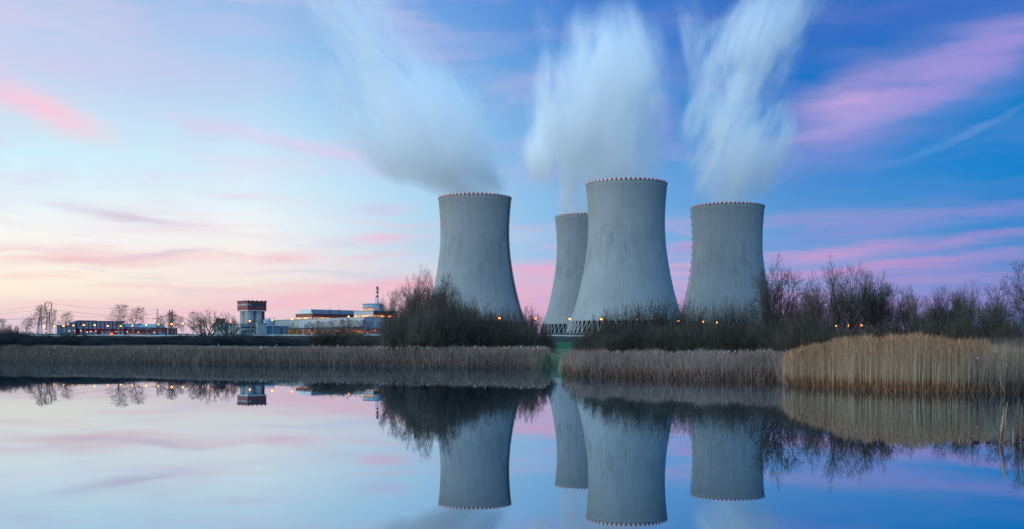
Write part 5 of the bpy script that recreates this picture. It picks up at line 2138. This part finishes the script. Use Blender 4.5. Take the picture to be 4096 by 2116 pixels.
def near_stems():
    d = 29.0
    rs = random.Random(4)

    def q(px, py, dd=0.0):
        return P(px, py, d + dd)

    m = M['reed_gold']
    st = []
    for (b, t, ty) in ((999.0, 1003.5, 407), (999.6, 1005.5, 408.5), (1000.2, 1007.5, 402), (999.3, 1002.5, 416), (1000.4, 1005.2, 420), (998.8, 1001.0, 424), (1000.0, 1006.4, 413)):
        p0 = P(b, HY + F * CH / d, d)
        p0.z = -0.25
        p1 = q(t, ty)
        mid = p0.lerp(p1, 0.5) + Vector((0.012, 0, 0))
        st.append(([p0, mid, p1], 0.013))
    stem_clump('reed_clump', 'leaning tuft of pale broken reed stems standing in open water', st, m)
    st = []
    for (b, t, ty, dd) in ((1016.0, 1015.5, 409, 0), (1016.8, 1017.5, 402, 0.1), (1018.0, 1019.0, 398, 0.2), (1012.5, 1012.8, 432, 0.0), (1013.3, 1013.0, 428, 0), (1020.5, 1021.5, 405, 0.3), (1023, 1022, 415, 0.1), (1026, 1024, 400, 0.2)):
        p0 = P(b, HY, d + dd)
        p0.z = -0.25
        p1 = q(t, ty, dd)
        st.append(([p0, p0.lerp(p1, 0.5), p1], 0.013))
    stem_clump('reed_clump', 'upright dark reed stems in the water at the very right edge', st, M['reed_dark'])
    st = []
    for (a, b) in (((1003, 442.5), (1030, 435.5)), ((1006, 441.5), (1016, 428)), ((1010, 440.5), (1021, 424)), ((1003, 443), (1028, 455.5 - 10)), ((1006, 440.5), (1030, 441.5)), ((1000, 439), (1014, 439.8)),
                   ((993, 438.8), (1001, 440.5)), ((1008, 444), (1026, 446)), ((1012, 441), (1028, 431))):
        p0 = P(a[0], HY, d)
        p0.z = 0.0
        p1 = q(b[0], min(b[1], 443.0), 0.3)
        st.append(([p0, p0.lerp(p1, 0.5) + Vector((0, 0, 0.015)), p1], 0.011))
    for k in range(16):
        p0 = P(rs.uniform(1004, 1030), HY, d + rs.uniform(-0.1, 0.5))
        p0.z = -0.05
        p1 = p0 + Vector((rs.uniform(-0.30, 0.34), rs.uniform(-0.2, 0.2), rs.uniform(0.05, 0.85)))
        st.append(([p0, p0.lerp(p1, 0.5) + Vector((0, 0, rs.uniform(0, 0.06))), p1], rs.uniform(0.005, 0.010)))
    stem_clump('reed_clump', 'fallen pale reed stems lying low between the two standing tufts', st, M['reed_mauve'])


near_stems()


# ------------------------------------------------------------------ two small water birds
def bird(name, label, px, d, length, head):
    z = 0.0
    x = PX(px, d)
    mb = MB()
    # body as one lofted surface along -x (beak) to +x (tail), then neck and head
    prof = [(-0.46, 0.02, 0.10), (-0.36, 0.16, 0.09), (-0.12, 0.24, 0.10), (0.15, 0.25, 0.12), (0.36, 0.17, 0.14), (0.48, 0.05, 0.17), (0.54, 0.01, 0.19)]
    n = 12
    for (t, r, c) in prof:
        for k in range(n):
            a = 2 * PI * k / n
            mb.v.append((t * length, math.cos(a) * r * length * 0.8, (c + math.sin(a) * r * 0.62) * length))
    for i in range(len(prof) - 1):
        for k in range(n):
            k2 = (k + 1) % n
            mb.face((i * n + k, i * n + k2, (i + 1) * n + k2, (i + 1) * n + k))
    mb.face(tuple(range(n)))
    mb.face(tuple((len(prof) - 1) * n + k for k in range(n))[::-1])
    if head:
        L_ = length
        mb.tube([(-0.34 * L_, 0, 0.10 * L_), (-0.44 * L_, 0, 0.26 * L_), (-0.47 * L_, 0, 0.40 * L_), (-0.52 * L_, 0, 0.50 * L_), (-0.60 * L_, 0, 0.50 * L_), (-0.66 * L_, 0, 0.47 * L_)],
                [0.10 * L_, 0.075 * L_, 0.08 * L_, 0.115 * L_, 0.10 * L_, 0.035 * L_], 10)
    m = mat_plain('brown_feathers', (0.030, 0.022, 0.018), 0.8, 0.4, 14.0)
    root = mb.build(name, m, None, True)
    root.location = (x, d, z)
    tag(root, label, 'bird')
    if head:
        b2 = MB()
        b2.tube([(-0.64 * length, 0, 0.475 * length), (-0.80 * length, 0, 0.44 * length)], [0.035 * length, 0.008 * length], 6)
        b2.build('beak', M['dark_steel'], root)
    else:
        b2 = MB()
        b2.tube([(-0.42 * length, 0, 0.06 * length), (-0.75 * length, 0, 0.20 * length)], [0.07 * length, 0.01 * length], 6)
        b2.tube([(-0.42 * length, 0.05 * length, 0.05 * length), (-0.72 * length, 0.08 * length, 0.06 * length)], [0.05 * length, 0.01 * length], 6)
        b2.build('tail_feathers', M['dark_steel'], root)


bird('water_bird', 'small dark water bird swimming left with raised head', 976.3, 29.4, 0.21, True)
bird('water_bird', 'smaller diving water bird with only its back above the water', 988.5, 29.3, 0.12, False)


# ------------------------------------------------------------------ scraps of dead reed afloat
def litter():
    rs = np.random.default_rng(21)
    n = 300
    px = rs.uniform(-20, 560, 300)
    u = (px - 512) / F
    sd = shore(u)
    d = sd - np.minimum(np.abs(rs.normal(0, 16, n)), 55) - 0.5
    x = u * d
    ln = rs.uniform(0.08, 0.5, n) * np.clip(d / 90, 0.25, 1.6)
    a = rs.normal(0, 0.5, n)
    w = 0.02 + 0.02 * rs.random(n)
    c, s_ = np.cos(a), np.sin(a)
    q = []
    for (i, j) in ((-1, -1), (1, -1), (1, 1), (-1, 1)):
        q.append(np.stack([x + c * ln * i - s_ * w * j, d + s_ * ln * i + c * w * j, np.full(n, 0.006) + 0.012 * (i + 1)], 1))
    v = np.stack(q, 1).reshape(-1, 3)
    me = np_mesh('reed_litter', v, np.arange(len(v)).reshape(-1, 4))
    tag(link_mesh('reed_litter', me, M['reed_dark']), 'scattered scraps of dead reed floating on the still water', 'floating litter', kind='stuff')


litter()
